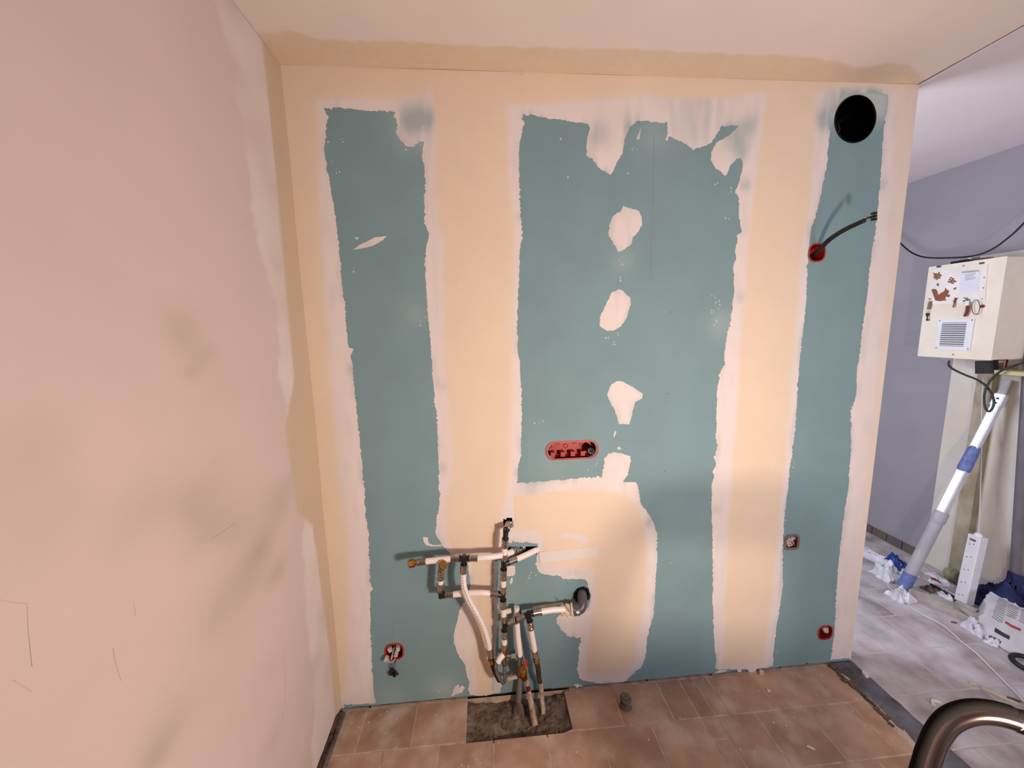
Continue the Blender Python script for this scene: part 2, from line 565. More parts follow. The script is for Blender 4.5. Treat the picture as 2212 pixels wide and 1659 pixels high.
TEAL_PX = [(701, 235), (730, 233.5), (777, 238), (854, 242), (849, 247), (857, 258), (857, 288), (860, 296), (867, 305), (878, 316), (889, 317), (903.6, 308), (916, 305),
 (912.6, 325), (916, 361), (919, 390), (916, 433), (918, 462), (916, 480), (925, 502), (925, 520), (919, 552.5), (918, 570.6), (920.6, 628.5), (925, 686), (929.6, 744),
 (933, 792), (938, 857), (944, 922.5), (947, 1002), (950, 1082), (944, 1129), (942, 1154), (949, 1167), (960, 1183), (975, 1200), (1010, 1206), (1040, 1206), (1076, 1204), (1086, 1200),
 (1092, 1182), (1097, 1175), (1110, 1169.5), (1163, 1173.6), (1161, 1199), (1158, 1216), (1158.7, 1228), (1165, 1236), (1176, 1240), (1196, 1243), (1213, 1244), (1214, 1249.5),
 (1237, 1250), (1264, 1251), (1268, 1256), (1270, 1268), (1276, 1285), (1275, 1300), (1268, 1314), (1240, 1321), (1214, 1322), (1203, 1335), (1203, 1346), (1211.6, 1359), (1225, 1373), (1241, 1377),
 (1253.6, 1377), (1249.5, 1413.6), (1247, 1446), (1252, 1465), (1263, 1470.5), (1287, 1474.6), (1314.6, 1480), (1342, 1476), (1355, 1468), (1371.6, 1451.6), (1385, 1440.7), (1393, 1422), (1396, 1405),
 (1397, 1384), (1404, 1351), (1412, 1324), (1416, 1270), (1420, 1202), (1418, 1148), (1412, 1129), (1404, 1115), (1384, 1090), (1381, 1069), (1375, 1044), (1369, 1041), (1346, 1040), (1356, 1025), (1362, 994),
 (1361, 985), (1349, 981), (1329, 978), (1314, 979), (1306, 991), (1301, 1020), (1300, 1030), (1259, 1032.7), (1224.6, 1035.6), (1167, 1040), (1117.6, 1043), (1117.6, 1014), (1125, 985), (1126, 942), (1128, 869),
 (1123, 811), (1123, 777), (1118, 753.6), (1117.6, 696), (1120.5, 609), (1123, 539), (1128.7, 502), (1126, 474), (1121.7, 432), (1120, 348), (1121, 314.5), (1127, 298), (1130, 264), (1128.7, 248.7),
 (1152.5, 249.5), (1186, 256), (1228, 262.7), (1270, 267), (1275, 275), (1270, 292), (1267, 314.5), (1269, 337), (1287, 354), (1298, 368), (1319, 377.6), (1332, 354), (1343, 331), (1353, 292), (1361, 275),
 (1379.5, 260), (1410, 264), (1435.6, 267), (1440, 262.7), (1441, 275), (1442.6, 293.5), (1463.6, 302), (1483, 313), (1497, 323.5), (1519.6, 316), (1536.5, 307.5), (1547.7, 289), (1556, 275), (1559, 272),
 (1599.5, 271), (1584, 285), (1567, 296), (1547.7, 309), (1536.5, 328.5), (1535, 345), (1545, 365), (1556, 370.6), (1567, 380), (1573, 370.6), (1578.5, 356.6), (1590, 344), (1601, 342.6), (1605, 354),
 (1598, 387), (1588, 417), (1595, 421), (1595, 460), (1597, 480), (1602, 502), (1591, 508), (1592.5, 522), (1587, 544), (1590, 553), (1584, 572), (1584.8, 629), (1582, 667), (1577.5, 701.5), (1569, 724.6),
 (1563, 771), (1566, 782.5), (1554, 808.5), (1550, 840), (1547, 869), (1548.6, 912.7), (1545.7, 941.6), (1550, 964.7), (1543, 985), (1546, 999.5), (1540, 1020), (1543, 1030), (1537.7, 1045), (1536, 1090),
 (1539, 1151), (1539, 1301.5), (1543.7, 1407), (1546.7, 1419), (1545, 1446), (1559, 1446), (1592, 1445), (1634, 1445), (1658, 1442), (1670, 1438.7), (1670, 1413), (1676, 1362), (1682, 1325.6), (1690, 1271),
 (1691, 1226), (1690, 1193), (1694, 1120.6), (1700, 1070), (1707.5, 999), (1716, 941), (1721, 880.7), (1724, 813), (1731, 745.7), (1736, 702), (1739.6, 661), (1743, 600.5), (1745, 552), (1753, 494), (1763, 466),
 (1772, 420.6), (1781, 380), (1787, 344.6), (1792, 281), (1793.5, 243), (1802, 242), (1812.5, 225.6), (1816, 205), (1862, 200), (1917.6, 203), (1916, 225.6), (1912.5, 256), (1906, 306.6), (1901, 395),
 (1895, 453.6), (1891, 496.6), (1882, 555), (1878, 587), (1864.5, 705), (1859, 729), (1856, 779), (1851, 793), (1849, 857), (1839, 881), (1837.5, 904), (1837.5, 982), (1831, 1059.6), (1822, 1118), (1815, 1179),
 (1810, 1230), (1806, 1289), (1803.6, 1339), (1801, 1373), (1798, 1400), (1794, 1425)]
# bottom run (below the floor line) and the left band going back up
TEAL_PX += [(1836, 1421), (1836, 1500), (742, 1600), (744, 1522), (778, 1520.5), (812, 1519), (806.5, 1489.5), (804, 1449), (802, 1400), (799, 1320), (800, 1280), (806, 1272), (799, 1255), (797.4, 1190), (795.6, 1147), (790, 1118),
 (786.6, 1045.5), (781, 987.6), (774, 922.5), (766.7, 846.6), (762, 803), (757.6, 774), (764, 754), (752, 752), (748, 700), (737, 596), (732, 523.6), (724.6, 469), (715.5, 408), (704.7, 353.6), (700, 321),
 (704.7, 288.5), (709, 252)]
teal = jag(wallpoly(TEAL_PX), 0.0034, 0.0058, 3.1, 0.95)

ZB = 0.012
rect = [(-0.008, ZB), (W, ZB), (W, H), (-0.008, H)]
ROUND = lambda cx, cz, r, n=40, sx=1.0: [(cx + sx * r * math.cos(2 * math.pi * i / n), cz + r * math.sin(2 * math.pi * i / n)) for i in range(n)]


def rrect(cx, cz, hw, hh, r, n=5, rot=0.0):
    out = []
    for sx, sz, a0 in ((1, 1, 0), (-1, 1, 90), (-1, -1, 180), (1, -1, 270)):
        for i in range(n + 1):
            a = math.radians(a0 + 90 * i / n)
            out.append((sx * (hw - r) + r * math.cos(a), sz * (hh - r) + r * math.sin(a)))
    c, s_ = math.cos(rot), math.sin(rot)
    return [(cx + x * c - z * s_, cz + x * s_ + z * c) for x, z in out]


def wc(px, py):
    p = P(px, py)
    return p.x, p.z


DUCT = (*wc(1846.5, 258), 0.0835)
BOXES = {'long': wc(1236, 972), 'cable': wc(1764.5, 546), 'grey': wc(1710, 1171), 'low': wc(1782.5, 1366), 'wires': wc(852, 1407)}
WASTE = (*wc(1257, 1285), 0.034)
holes_w = [ROUND(DUCT[0], DUCT[1], DUCT[2]), rrect(*BOXES['long'], .1, .0325, .03), rrect(*BOXES['cable'], .033, .033, .026),
           rrect(*BOXES['grey'], .031, .031, .02), rrect(*BOXES['low'], .033, .033, .026), rrect(*BOXES['wires'], .034, .034, .026),
           ROUND(WASTE[0], WASTE[1], WASTE[2], 20)]
SLOT = [wc(*q) for q in ((1096, 1183), (1125, 1181), (1160, 1180), (1160.5, 1196), (1120, 1200), (1096, 1203))]
FIT = [wc(*q) for q in ((1087, 1120), (1093, 1122), (1094, 1118), (1106, 1118), (1107, 1127), (1106, 1138), (1102, 1141), (1088, 1139))]
holes_w += [SLOT, FIT]

DUSTS = [(900, 275, 40, .5), (1345, 560, 30, .2), (1560, 700, 40, .25), (900, 680, 30, .15), (960, 1490, 40, .3), (840, 1520, 50, .2), (1200, 1010, 60, .12), (1860, 215, 45, .9), (1800, 235, 30, .8), (1905, 225, 30, .9),
         (1100, 1290, 40, .15), (1420, 290, 40, .2)]
edges_x = [-0.008, 0.6565, 1.835, W]
for bi in range(3):
    x0, x1 = edges_x[bi] + (0.0007 if bi else 0), edges_x[bi + 1] - (0.0007 if bi < 2 else 0)
    outer = [(x0, ZB), (x1, ZB), (x1, H), (x0, H)]
    # ragged cut at the foot of the board
    k = int((x1 - x0) / 0.02)
    outer = [(x0 + (x1 - x0) * i / k, ZB + 0.003 * nz(i, bi, .37, 4)) for i in range(k + 1)] + [(x1, H), (x0, H)]
    hs = [h for h in holes_w if min(p[0] for p in h) > x0 - .05 and max(p[0] for p in h) < x1 + .05]
    hh = [h for h in hs if min(p[0] for p in h) > x0 and max(p[0] for p in h) < x1]

    def keep(cx, cz, hh=hh, outer=outer):
        k_ = pip(cx, cz, outer)
        for h in hh:
            k_ &= ~pip(cx, cz, h)
        return k_
    v, f = sheet(outer, hh, 0.03, keep)
    nv = len(v)
    mb = MB()
    mb.add([(x, 0.0, z) for x, z in v], [tuple(t) for t in f])
    for l in hh + [outer]:
        n = len(l)
        mb.add([(x, 0.0, z) for x, z in l] + [(x, 0.0125, z) for x, z in l], [(i, (i + 1) % n, n + (i + 1) % n, n + i) for i in range(n)])
    o = mb.obj('plasterboard', M_board, wall)
    vv = np.array(mb.v)
    du = np.zeros(len(vv))
    for dx, dy, r, a in DUSTS:
        cx, cz = wc(dx, dy)
        du += a * np.exp(-((vv[:, 0] - cx) ** 2 + (vv[:, 2] - cz) ** 2) / (2 * (r * .0012) ** 2))
    set_attr(o.data, 'dust', np.clip(du, 0, .75) if len(o.data.vertices) == len(vv) else np.zeros(len(o.data.vertices)))

THIN = [(895, 262, 30, .9), (925, 255, 18, .6), (1290, 290, 26, .55), (1360, 268, 22, .5), (1500, 262, 70, .35), (1590, 300, 26, .6), (1618, 270, 22, .5), (1610, 400, 14, .5), (1822, 215, 30, .9), (1785, 265, 20, .7), (1885, 208, 30, .8),
        (1600, 330, 20, .5), (1785, 250, 24, .6), (765, 800, 12, .7), (955, 830, 14, .35), (955, 1010, 14, .35), (1125, 470, 10, .4), (1120, 1020, 12, .5), (1195, 1190, 40, .25), (1240, 1235, 22, .3), (1215, 1345, 24, .25), (1400, 1130, 14, .4), (1410, 1290, 14, .35),
        (1150, 1050, 36, .3), (1545, 1100, 12, .3), (1600, 640, 14, .4), (1905, 400, 14, .35)]


CORES = [wallpoly(c) for c in (
    [(560, 100), (2010, 150), (2010, 200), (1985, 200), (1935, 200), (1900, 192), (1862, 188), (1800, 192), (1775, 200), (1755, 205), (1660, 205), (1640, 198), (1560, 214), (1480, 214), (1410, 212), (1385, 203), (1360, 213), (1290, 214), (1200, 226), (1110, 228), (1097, 225), (938, 212), (928, 190), (920, 208), (800, 216), (690, 216), (560, 216)],
    [(560, 200), (686, 205), (688, 300), (690, 400), (700, 600), (712, 750), (722, 900), (735, 1050), (752, 1150), (757, 1300), (752, 1430), (745, 1500), (560, 1500)],
    [(938, 205), (940, 350), (945, 490), (957, 520), (955, 600), (960, 750), (968, 860), (975, 960), (976, 1040), (966, 1075), (962, 1150), (975, 1185), (1078, 1192), (1085, 1110), (1096, 1060), (1105, 1000), (1108, 850), (1107, 700), (1110, 560), (1112, 480), (1100, 400), (1098, 300), (1096, 205)],
    [(1112, 1072), (1180, 1062), (1300, 1058), (1350, 1066), (1376, 1090), (1392, 1140), (1398, 1200), (1396, 1280), (1386, 1330), (1376, 1390), (1368, 1435), (1345, 1458), (1300, 1464), (1272, 1455), (1264, 1440), (1272, 1380), (1279, 1340), (1287, 1280), (1287, 1232), (1260, 1228), (1205, 1224), (1178, 1212), (1178, 1165), (1160, 1150), (1112, 1145)],
    [(1655, 200), (1645, 280), (1625, 420), (1612, 560), (1606, 650), (1597, 750), (1592, 850), (1585, 950), (1577, 1050), (1570, 1150), (1565, 1300), (1560, 1440), (1650, 1434), (1660, 1350), (1672, 1250), (1680, 1150), (1690, 1050), (1700, 950), (1708, 850), (1713, 780), (1720, 700), (1728, 600), (1732, 530), (1748, 450), (1757, 330), (1760, 200)],
    [(1936, 195), (1932, 300), (1923, 450), (1913, 600), (1896, 760), (1886, 850), (1876, 950), (1866, 1050), (1851, 1150), (1839, 1300), (1826, 1405), (2100, 1405), (2100, 195)])]


def plaster_attrs(me, v, d, m0=0.022, m1=0.055, bias=0.0):
    nn = np.array([nz(x, z, 7.0, 2.2) for x, z in v])
    n2 = np.array([nz(x * 3, z * .6, 14.0, 8.2) for x, z in v])
    cream = np.zeros(len(v))
    px_, pz_ = v[:, 0] + .004 * n2, v[:, 1] + .006 * nn
    if m0 < .025:
        for ci, c_ in enumerate(CORES):
            sd = segdist(px_, pz_, c_) * np.where(pip(px_, pz_, c_), 1, -1)
            cream = np.maximum(cream, sm(-.012, .016, sd) * (.55 if ci == 5 else 1.0))
    th = np.zeros(len(v))
    for tx, ty, r, a in THIN:
        cx, cz = wc(tx, ty)
        th += a * np.exp(-((v[:, 0] - cx) ** 2 + (v[:, 1] - cz) ** 2) / (2 * (r * .00125) ** 2))
    edge = 0.22 * sm(0.022, 0.004, d) * sm(-.1, .35, nn + .5 * n2)
    th = np.clip((th * sm(-.5, .25, n2 + .25) + 0.10 * sm(.0, .5, n2)) * (1 - cream) + edge, 0, .8)
    set_attr(me, 'cream', cream)
    set_attr(me, 'thin', th)


def keep_pl(cx, cz):
    k_ = pip(cx, cz, rect) & ~pip(cx, cz, teal)
    for h in holes_w:
        k_ &= ~pip(cx, cz, h)
    return k_


v, f = sheet(rect, [teal] + holes_w, 0.0095, keep_pl)
d = segdist(v[:, 0], v[:, 1], teal)
yy = -(0.0005 + 0.0022 * sm(0, .05, d) + 0.0006 * np.array([nz(x, z, 5, 1.1) for x, z in v]) * sm(0, .03, d))
me = bpy.data.meshes.new('plaster_coat')
me.from_pydata([(x, y, z) for (x, z), y in zip(v, yy)], [], [tuple(t) for t in f])
me.update()
plaster_attrs(me, v, d)
bm = bmesh.new(); bm.from_mesh(me)
bmesh.ops.recalc_face_normals(bm, faces=bm.faces)
if sum(fc.normal.y for fc in bm.faces) > 0:
    bmesh.ops.reverse_faces(bm, faces=bm.faces)
bm.to_mesh(me); bm.free()
link('plaster_coat', me, M_plaster, wall, smooth=True)

PATCHES = [
    # (outline px, bias for cream, roughness)
    ([(1346, 445), (1363, 450), (1379, 455), (1387, 469), (1386.5, 485.5), (1377, 502), (1367, 512), (1363, 527.5), (1343, 541.5), (1336, 543), (1325, 525), (1316, 508), (1314.5, 491), (1320.6, 471.5), (1333, 460), (1342, 456)], 0, .004),
    ([(1336, 625), (1345, 628), (1352, 636), (1361, 642), (1362, 658), (1353, 687), (1342, 704), (1329, 713), (1311, 715), (1295.5, 704), (1295.5, 687), (1303, 670), (1314, 646.5), (1321.5, 632)], 0, .003),
    ([(1331.6, 823), (1346, 824.5), (1369, 837.5), (1388, 850.5), (1386.6, 860.6), (1372, 869), (1369, 881), (1359, 917), (1337, 915.5), (1326, 881), (1317, 866), (1311.4, 852), (1320, 832)], 0, .003),
    ([(761.5, 540), (777, 529), (809.5, 513), (835, 510), (827.6, 518), (806, 531), (791.5, 535), (768, 539)], 0, .001),
    ([(1326, 935), (1330, 930), (1331, 934), (1328, 943), (1325, 946)], 0, .001), ([(1333, 968), (1338, 964), (1342, 970), (1336, 972)], 0, .001),
    ([(766, 512), (772, 514), (775, 511), (774, 516), (769, 517)], 0, .001),
    ([(1011, 1208), (1016, 1264), (1005, 1297), (992, 1319), (988, 1340), (981, 1365), (980, 1389), (992, 1419), (1005, 1435), (1008, 1460), (1014, 1471), (1012, 1490), (1016, 1500), (1030, 1503), (1049, 1503), (1064, 1499.5), (1064, 1207), (1040, 1209)], 'tape', .004),
    ([(1064.7, 1208), (1064.7, 1499), (1081, 1498), (1084, 1481), (1076, 1460), (1071, 1405), (1076, 1351), (1076, 1310), (1071, 1270), (1076, 1216)], 'blue', .005),
    ([(913, 1160), (924, 1161), (926, 1173), (935, 1177), (955, 1177), (953, 1180), (935, 1180), (921, 1178), (916, 1172)], 0, .002),
    ([(975, 1504), (978, 1494), (985, 1482), (992, 1478), (989, 1488), (999, 1480), (1004, 1486), (997, 1496), (986, 1500)], 0, .006),
    ([(1240, 1479), (1248, 1477), (1252, 1480), (1262, 1481), (1252, 1484), (1246, 1486)], 0, .002),
    ([(1090, 1230), (1100, 1222), (1112, 1222), (1113, 1233), (1111, 1243), (1096, 1245)], 0, .002),
    ([(1103, 1250), (1107, 1246), (1108, 1254), (1104, 1262), (1101, 1259)], 0, .002),
    ([(1378, 292), (1385, 275), (1381, 301), (1375, 301)], 0, .001), ([(1440, 296), (1445, 280), (1443, 303), (1437, 304)], 0, .001),
    ([(1541, 1455), (1556, 1447), (1572, 1448), (1562, 1452)], 0, .001), ([(1592, 1447), (1600, 1443), (1602, 1451), (1594, 1452)], 0, .001),
    ([(1612, 1444), (1636, 1443), (1632, 1452), (1620, 1453)], 0, .001),
    ([(1164, 1192), (1230, 1185), (1290, 1179), (1292, 1201), (1230, 1208), (1166, 1215)], 'top', .001),
    ([(1206, 1156), (1222, 1149), (1245, 1152), (1270, 1158), (1274, 1168), (1262, 1174), (1240, 1164), (1215, 1160)], 'top', .002),
    ([(1112, 1072), (1180, 1064), (1230, 1062), (1232, 1126), (1180, 1130), (1113, 1134)], 'topc', .001),
]
for i, (poly, bias, am) in enumerate(PATCHES):
    o_ = jag(wallpoly(poly), 0.004, am, 11.3 + i, 1.0)
    v, f = sheet(o_, [], 0.008 if len(poly) > 9 else 0, lambda cx, cz, o_=o_: pip(cx, cz, o_))
    d = segdist(v[:, 0], v[:, 1], o_)
    mb = MB()
    n = len(o_)
    mb.add([(x, -(0.0004 + 0.0012 * float(sm(0, .02, dd))), z) for (x, z), dd in zip(v, d)], [tuple(t) for t in f])
    mb.add([(x, -0.0004, z) for x, z in o_] + [(x, 0.0, z) for x, z in o_], [(k, (k + 1) % n, n + (k + 1) % n, n + k) for k in range(n)])
    if bias in ('top', 'topc'):
        mb.v = [(x, y - .0032, z) for x, y, z in mb.v]
    ob = mb.obj('plaster_patch', M_plaster, wall, smooth=True)
    me = ob.data
    co = np.array([(q.co.x, q.co.z) for q in me.vertices])
    dd = segdist(co[:, 0], co[:, 1], o_)
    plaster_attrs(me, co, dd, 0.03, 0.09)
    if bias == 'top':
        me.attributes['thin'].data.foreach_set('value', np.full(len(co), .06, np.float32))
    if bias == 'topc':
        me.attributes['cream'].data.foreach_set('value', np.ones(len(co), np.float32)); me.attributes['thin'].data.foreach_set('value', np.zeros(len(co), np.float32))
    if bias == 'tape':
        lx = np.interp(-co[:, 1], [-wc(1019, 1210)[1], -wc(1030, 1498)[1]], [wc(1019, 1210)[0], wc(1030, 1498)[0]])
        me.attributes['cream'].data.foreach_set('value', sm(-.002, .003, co[:, 0] - lx).astype(np.float32))
    if bias == 'blue':
        me.attributes['thin'].data.foreach_set('value', np.clip(.35 + .3 * np.array([nz(a, b, 25, 3) for a, b in co]), 0, .8).astype(np.float32))
# spatter dots
mb = MB()
SPOTS = [(905, 312), (880, 325), (918, 330), (760, 580), (738, 300), (708, 303), (720, 346), (728, 373), (1212, 303), (1224, 380), (1366, 325), (1372, 322), (1357, 369), (1547, 399), (1575, 411), (1572, 468), (1340, 560), (1345, 575), (1344, 600), (1540, 640), (1537, 675),
         (1538, 680), (1545, 690), (1540, 700), (1549, 650), (1555, 660), (1325, 740), (1333, 720), (1310, 735), (835, 1447), (920, 690), (905, 700), (945, 1488), (1160, 1238), (1148, 1242), (1140, 1255), (1300, 1480), (1380, 1490), (1395, 1482), (1450, 1220), (1170, 910), (1155, 909),
         (1290, 1000), (1275, 1010), (1385, 1440), (1700, 1130), (1735, 730), (1737, 640), (1740, 620), (1733, 690), (1712, 1000), (1710, 1015), (1660, 1413), (1676, 1408), (1825, 1446)]
for sx, sy in SPOTS:
    for k in range(3):
        c = wc(sx + random.uniform(-5, 5), sy + random.uniform(-7, 7))
        r = random.uniform(.0006, .0024)
        n = 7
        pl = [(c[0] + r * random.uniform(.6, 1.3) * math.cos(6.283 * q / n), c[1] + r * random.uniform(.8, 2.0) * math.sin(6.283 * q / n)) for q in range(n)]
        mb.add([(x, -0.0005, z) for x, z in pl] + [(x, 0.0, z) for x, z in pl], [tuple(range(n))] + [(q, (q + 1) % n, n + (q + 1) % n, n + q) for q in range(n)])
sp = mb.obj('plaster_spatter', M_plaster, wall)
sp['kind'] = 'stuff'
# scratches / pencil lines
mb = MB()
for pts in ([(1413, 290), (1411, 400), (1407, 520), (1405, 610)], [(847, 1345), (848, 1385)], [(1062, 1132), (1086, 1130)]):
    q = [P(x, y) for x, y in pts]
    mb.tube([p + Vector((0, -.0001, 0)) for p in q], 0.0003, 6)
mb.obj('pencil_line', M_ink, wall)
# board screws near the floor
for sx, sy in ((799.5, 1528), (1191, 1490), (1252, 1484), (1398, 1470), (1536, 1458), (1685, 1441), (1743, 1433), (1436, 1018), (1448, 674), (1443, 851)):
    p = P(sx, sy)
    r = .0042 if sy > 1300 else .002
    mb = MB(); mb.tube([p + Vector((0, .002, 0)), p + Vector((0, -.0008, 0))], [r, r * .85], 10)
    mb.obj('board_screw', M_black, wall)
# vertical plaster end of the partition
mb = MB(); mb.box((W - 0.002, 0.0, ZB), (W + 0.001, 0.1, H + .02))
mb.obj('partition_end', M_cream, wall)

# ------------------------------------------------------------------ left wall
ys = list(np.arange(-0.9, 0.0001, 0.012)) + [0.0]
ys = list(np.arange(-3.4, -0.95, 0.1)) + ys
ys = sorted(set(round(float(y), 4) for y in ys))
zs = [float(z) for z in np.arange(0.0, 2.5, 0.0125)] + [2.5]


def lw(y, z):
    # lower edge of the old plaster is broken away near the floor
    e = 0.026 + 0.006 * nz(y, 0, 30, 3) + 0.012 * max(0.0, nz(y, 1, 8, 6))
    zz = e + (z / 2.5) * (2.5 - e)
    return (-0.012 * max(0, 1 - zz / .35) * max(0, min(1, -y / .05)) + 0.004 * nz(y, zz, 2.2, 5), y, zz)


me = grid_mesh('wall_left', lw, ys, zs)
co = np.array([q.co[:] for q in me.vertices])
Y, Z = co[:, 1], co[:, 2]
n1 = np.array([nz(y, z, 9, 1.5) for y, z in zip(Y, Z)])
n2 = np.array([nz(y, z, 40, 3.5) for y, z in zip(Y, Z)])
n3 = np.array([nz(y, z, 2.3, 7.5) for y, z in zip(Y, Z)])
bw = np.interp(Z, [0, .2, .5, .9, 1.0, 1.3, 1.45, 2.0, 2.5], [.05, .06, .08, .10, .2, .22, .13, .118, .108])
tan = sm(0.006, -0.006, -Y - bw - .004 * n1 - .004 * n2)
wband = np.interp(Z, [0, .35, .7, .95, 1.05, 1.25, 1.3, 1.6, 1.9, 2.15, 2.5], [.24, .22, .2, .16, .1, .1, .2, .2, .24, .29, .33])
white = sm(0.012, -0.012, -Y - wband - .05 * n1 - .012 * n2) * (1 - tan)
stain = np.zeros(len(Y))
for sx, sy, r, a in ((390, 700, 40, .45), (440, 770, 26, .5), (412, 812, 18, .7), (465, 860, 40, .35), (600, 1080, 34, .7), (585, 1150, 30, .45), (90, 960, 70, .35), (130, 1090, 60, .35), (40, 1010, 50, .3), (300, 1110, 70, .35), (440, 1070, 60, .45), (500, 1120, 50, .5),
                     (560, 1190, 22, .5), (600, 1230, 18, .5), (520, 1260, 50, .5), (480, 1330, 40, .35), (380, 1560, 50, .35), (330, 1620, 40, .4), (560, 1480, 40, .3), (250, 1330, 60, .18), (590, 1600, 30, .4)):
    p = at_x(sx, sy, 0.0)
    q = at_x(sx + r, sy, 0.0)
    rr = max(.01, abs(q.y - p.y))
    rz = max(.01, abs(at_x(sx, sy + r, 0).z - p.z))
    stain += a * np.exp(-(((Y - p.y + .02 * n1) / rr) ** 2 + ((Z - p.z + .03 * n1) / rz) ** 2) / 1.6)
stain = np.clip(stain * (0.75 + .7 * n1) + .10 * sm(.05, .5, n3), 0, .85)
set_attr(me, 'tan', np.clip(tan, 0, 1) * .95)
set_attr(me, 'white', white * np.clip(.55 + .6 * n1, 0, .85))
set_attr(me, 'stain', stain * (1 - tan))
wl = link('wall_left', me, M_lwall, None, smooth=True)
tag(wl, kind='structure')
mb = MB(); mb.box((-0.12, -3.4, -0.02), (-0.03, 0.1, 2.55))
mb.obj('masonry_core', M_conc, wl)
# trowel ridges and cracks standing proud of the old plaster
mb = MB()
for pts in ([(0, 918), (30, 925), (55, 940), (65, 965)], [(130, 985), (150, 1005), (172, 1016)], [(60, 1072), (75, 1070)], [(140, 1105), (160, 1115), (200, 1120)], [(150, 1182), (180, 1175), (200, 1182)], [(0, 1296), (20, 1300), (60, 1305)], [(60, 1310), (62, 1360), (70, 1440)],
            [(228, 945), (231, 960)], [(290, 1300), (293, 1330)], [(245, 1400), (250, 1430), (262, 1470)], [(30, 1470), (68, 1494)], [(610, 1400), (618, 1480), (612, 1560)], [(600, 1240), (605, 1290), (612, 1360)], [(455, 1165), (480, 1150), (510, 1130)]):
    mb.tube([at_x(x, y, 0.0) for x, y in pts], 0.00028, 6, sub=4)
mb.obj('plaster_ridge', M_lwall, wl, smooth=True)
# debris and old wood left in the slot at the foot of the left wall
mb = MB()
for k in range(26):
    y = -k * .03 - .005
    mb.obox((-.012 + random.uniform(-.006, .006), y, .008 + random.uniform(0, .012)), (1, random.uniform(-.4, .4), .2), (0, 1, random.uniform(-.3, .3)), (0, 0, 1), random.uniform(.004, .01), random.uniform(.01, .024), random.uniform(.005, .012))
o = mb.obj('rubble_strip', M_dwood, wl)
o['kind'] = 'stuff'
mb = MB(); mb.tube([(.012, -.9, .006), (.010, -.5, .007), (.012, -.02, .009)], [.009, .011, .008], 8)
mb.obj('old_skirting_remnant', M_conc, wl)

# ------------------------------------------------------------------ ceiling
xs = [round(float(x), 4) for x in np.arange(-0.02, 2.36, 0.02)]
ysc = sorted(set([round(float(y), 4) for y in list(np.arange(-3.4, -.3, .1)) + list(np.arange(-.3, .0001, .006)) + [0.004]]))
me = grid_mesh('ceiling', lambda x, y: (x, y, 2.5 + .002 * nz(x, y, 3, 2)), xs, ysc)
co = np.array([q.co[:] for q in me.vertices])
X, Y = co[:, 0], co[:, 1]
n1 = np.array([nz(x, y, 14, 1.9) for x, y in zip(X, Y)])
n2 = np.array([nz(x, y, 50, 4.9) for x, y in zip(X, Y)])
bw = np.interp(X, [0, .08, .2, .6, 1.06, 1.5, 1.75, 1.9, 2.0, 2.1, 2.2, 2.35], [.138, .15, .125, .12, .128, .13, .125, .112, .085, .105, .1, .03])
tan = sm(0.006, -0.006, -Y - bw - .012 * n1 - .006 * n2) * np.clip(.9 + .25 * n2, .5, 1)
set_attr(me, 'tan', tan)
set_attr(me, 'dust', np.zeros(len(X)))
ce = link('ceiling', me, M_ceil, None, smooth=True)
tag(ce, kind='structure')
mb = MB(); mb.box((-0.12, -3.4, 2.54), (2.5, 0.1, 2.6)); mb.obj('ceiling_slab', M_shell, ce)
# hall ceiling, a little higher, with an eased edge where the old wall stood
xs = [2.345, 2.36, 2.375, 2.39, 2.41, 2.44, 2.5, 2.6] + [2.7 + .1 * i for i in range(9)] + [3.6]
ysc = [round(float(y), 3) for y in np.arange(-3.4, 2.71, .1)]
me = grid_mesh('ceiling_hall', lambda x, y: (x, y, 2.5 + .03 * float(sm(2.345, 2.45, x))), xs, ysc)
set_attr(me, 'tan', np.zeros(len(me.vertices)))
set_attr(me, 'dust', np.ones(len(me.vertices)))
ch = link('ceiling_hall', me, M_ceil, None, smooth=True)
tag(ch, kind='structure')
mb = MB(); mb.box((0.9, 0.1, 2.53), (2.36, 2.7, 2.6)); mb.box((2.36, -3.4, 2.56), (3.7, 2.7, 2.62))
mb.obj('ceiling_slab', M_shell, ch)

# ------------------------------------------------------------------ rest of the shell
def shell(name, a, b, m_=M_shell):
    mb = MB(); mb.box(a, b)
    return tag(mb.obj(name, m_), kind='structure')


shell('wall_rear', (-.12, -3.5, -.1), (3.7, -3.4, 2.6))
shell('wall_back_room', (.9, 2.7, -.1), (3.7, 2.8, 2.6), M_hallwall)
shell('wall_window_side', (.9, .1, -.1), (1.0, 2.7, 2.6), M_hallwall)
wr = shell('wall_right', (XH, -3.4, -.1), (XH + .1, 2.7, 2.6), M_hallwall)
# cream boarded section of the hall wall
mb = MB(); mb.box((XH - .008, -1.4, 0.0), (XH, .66, 1.97)); mb.obj('cream_panel', M_cream, wr)
# tile skirting that ends at the boarded section
for k in range(14):
    y0 = .70 + k * .105
    mb = MB(); mb.box((XH - .009, y0, .004), (XH, y0 + .098, .062)); mb.obj('skirting_tile', M_skirt, wr)

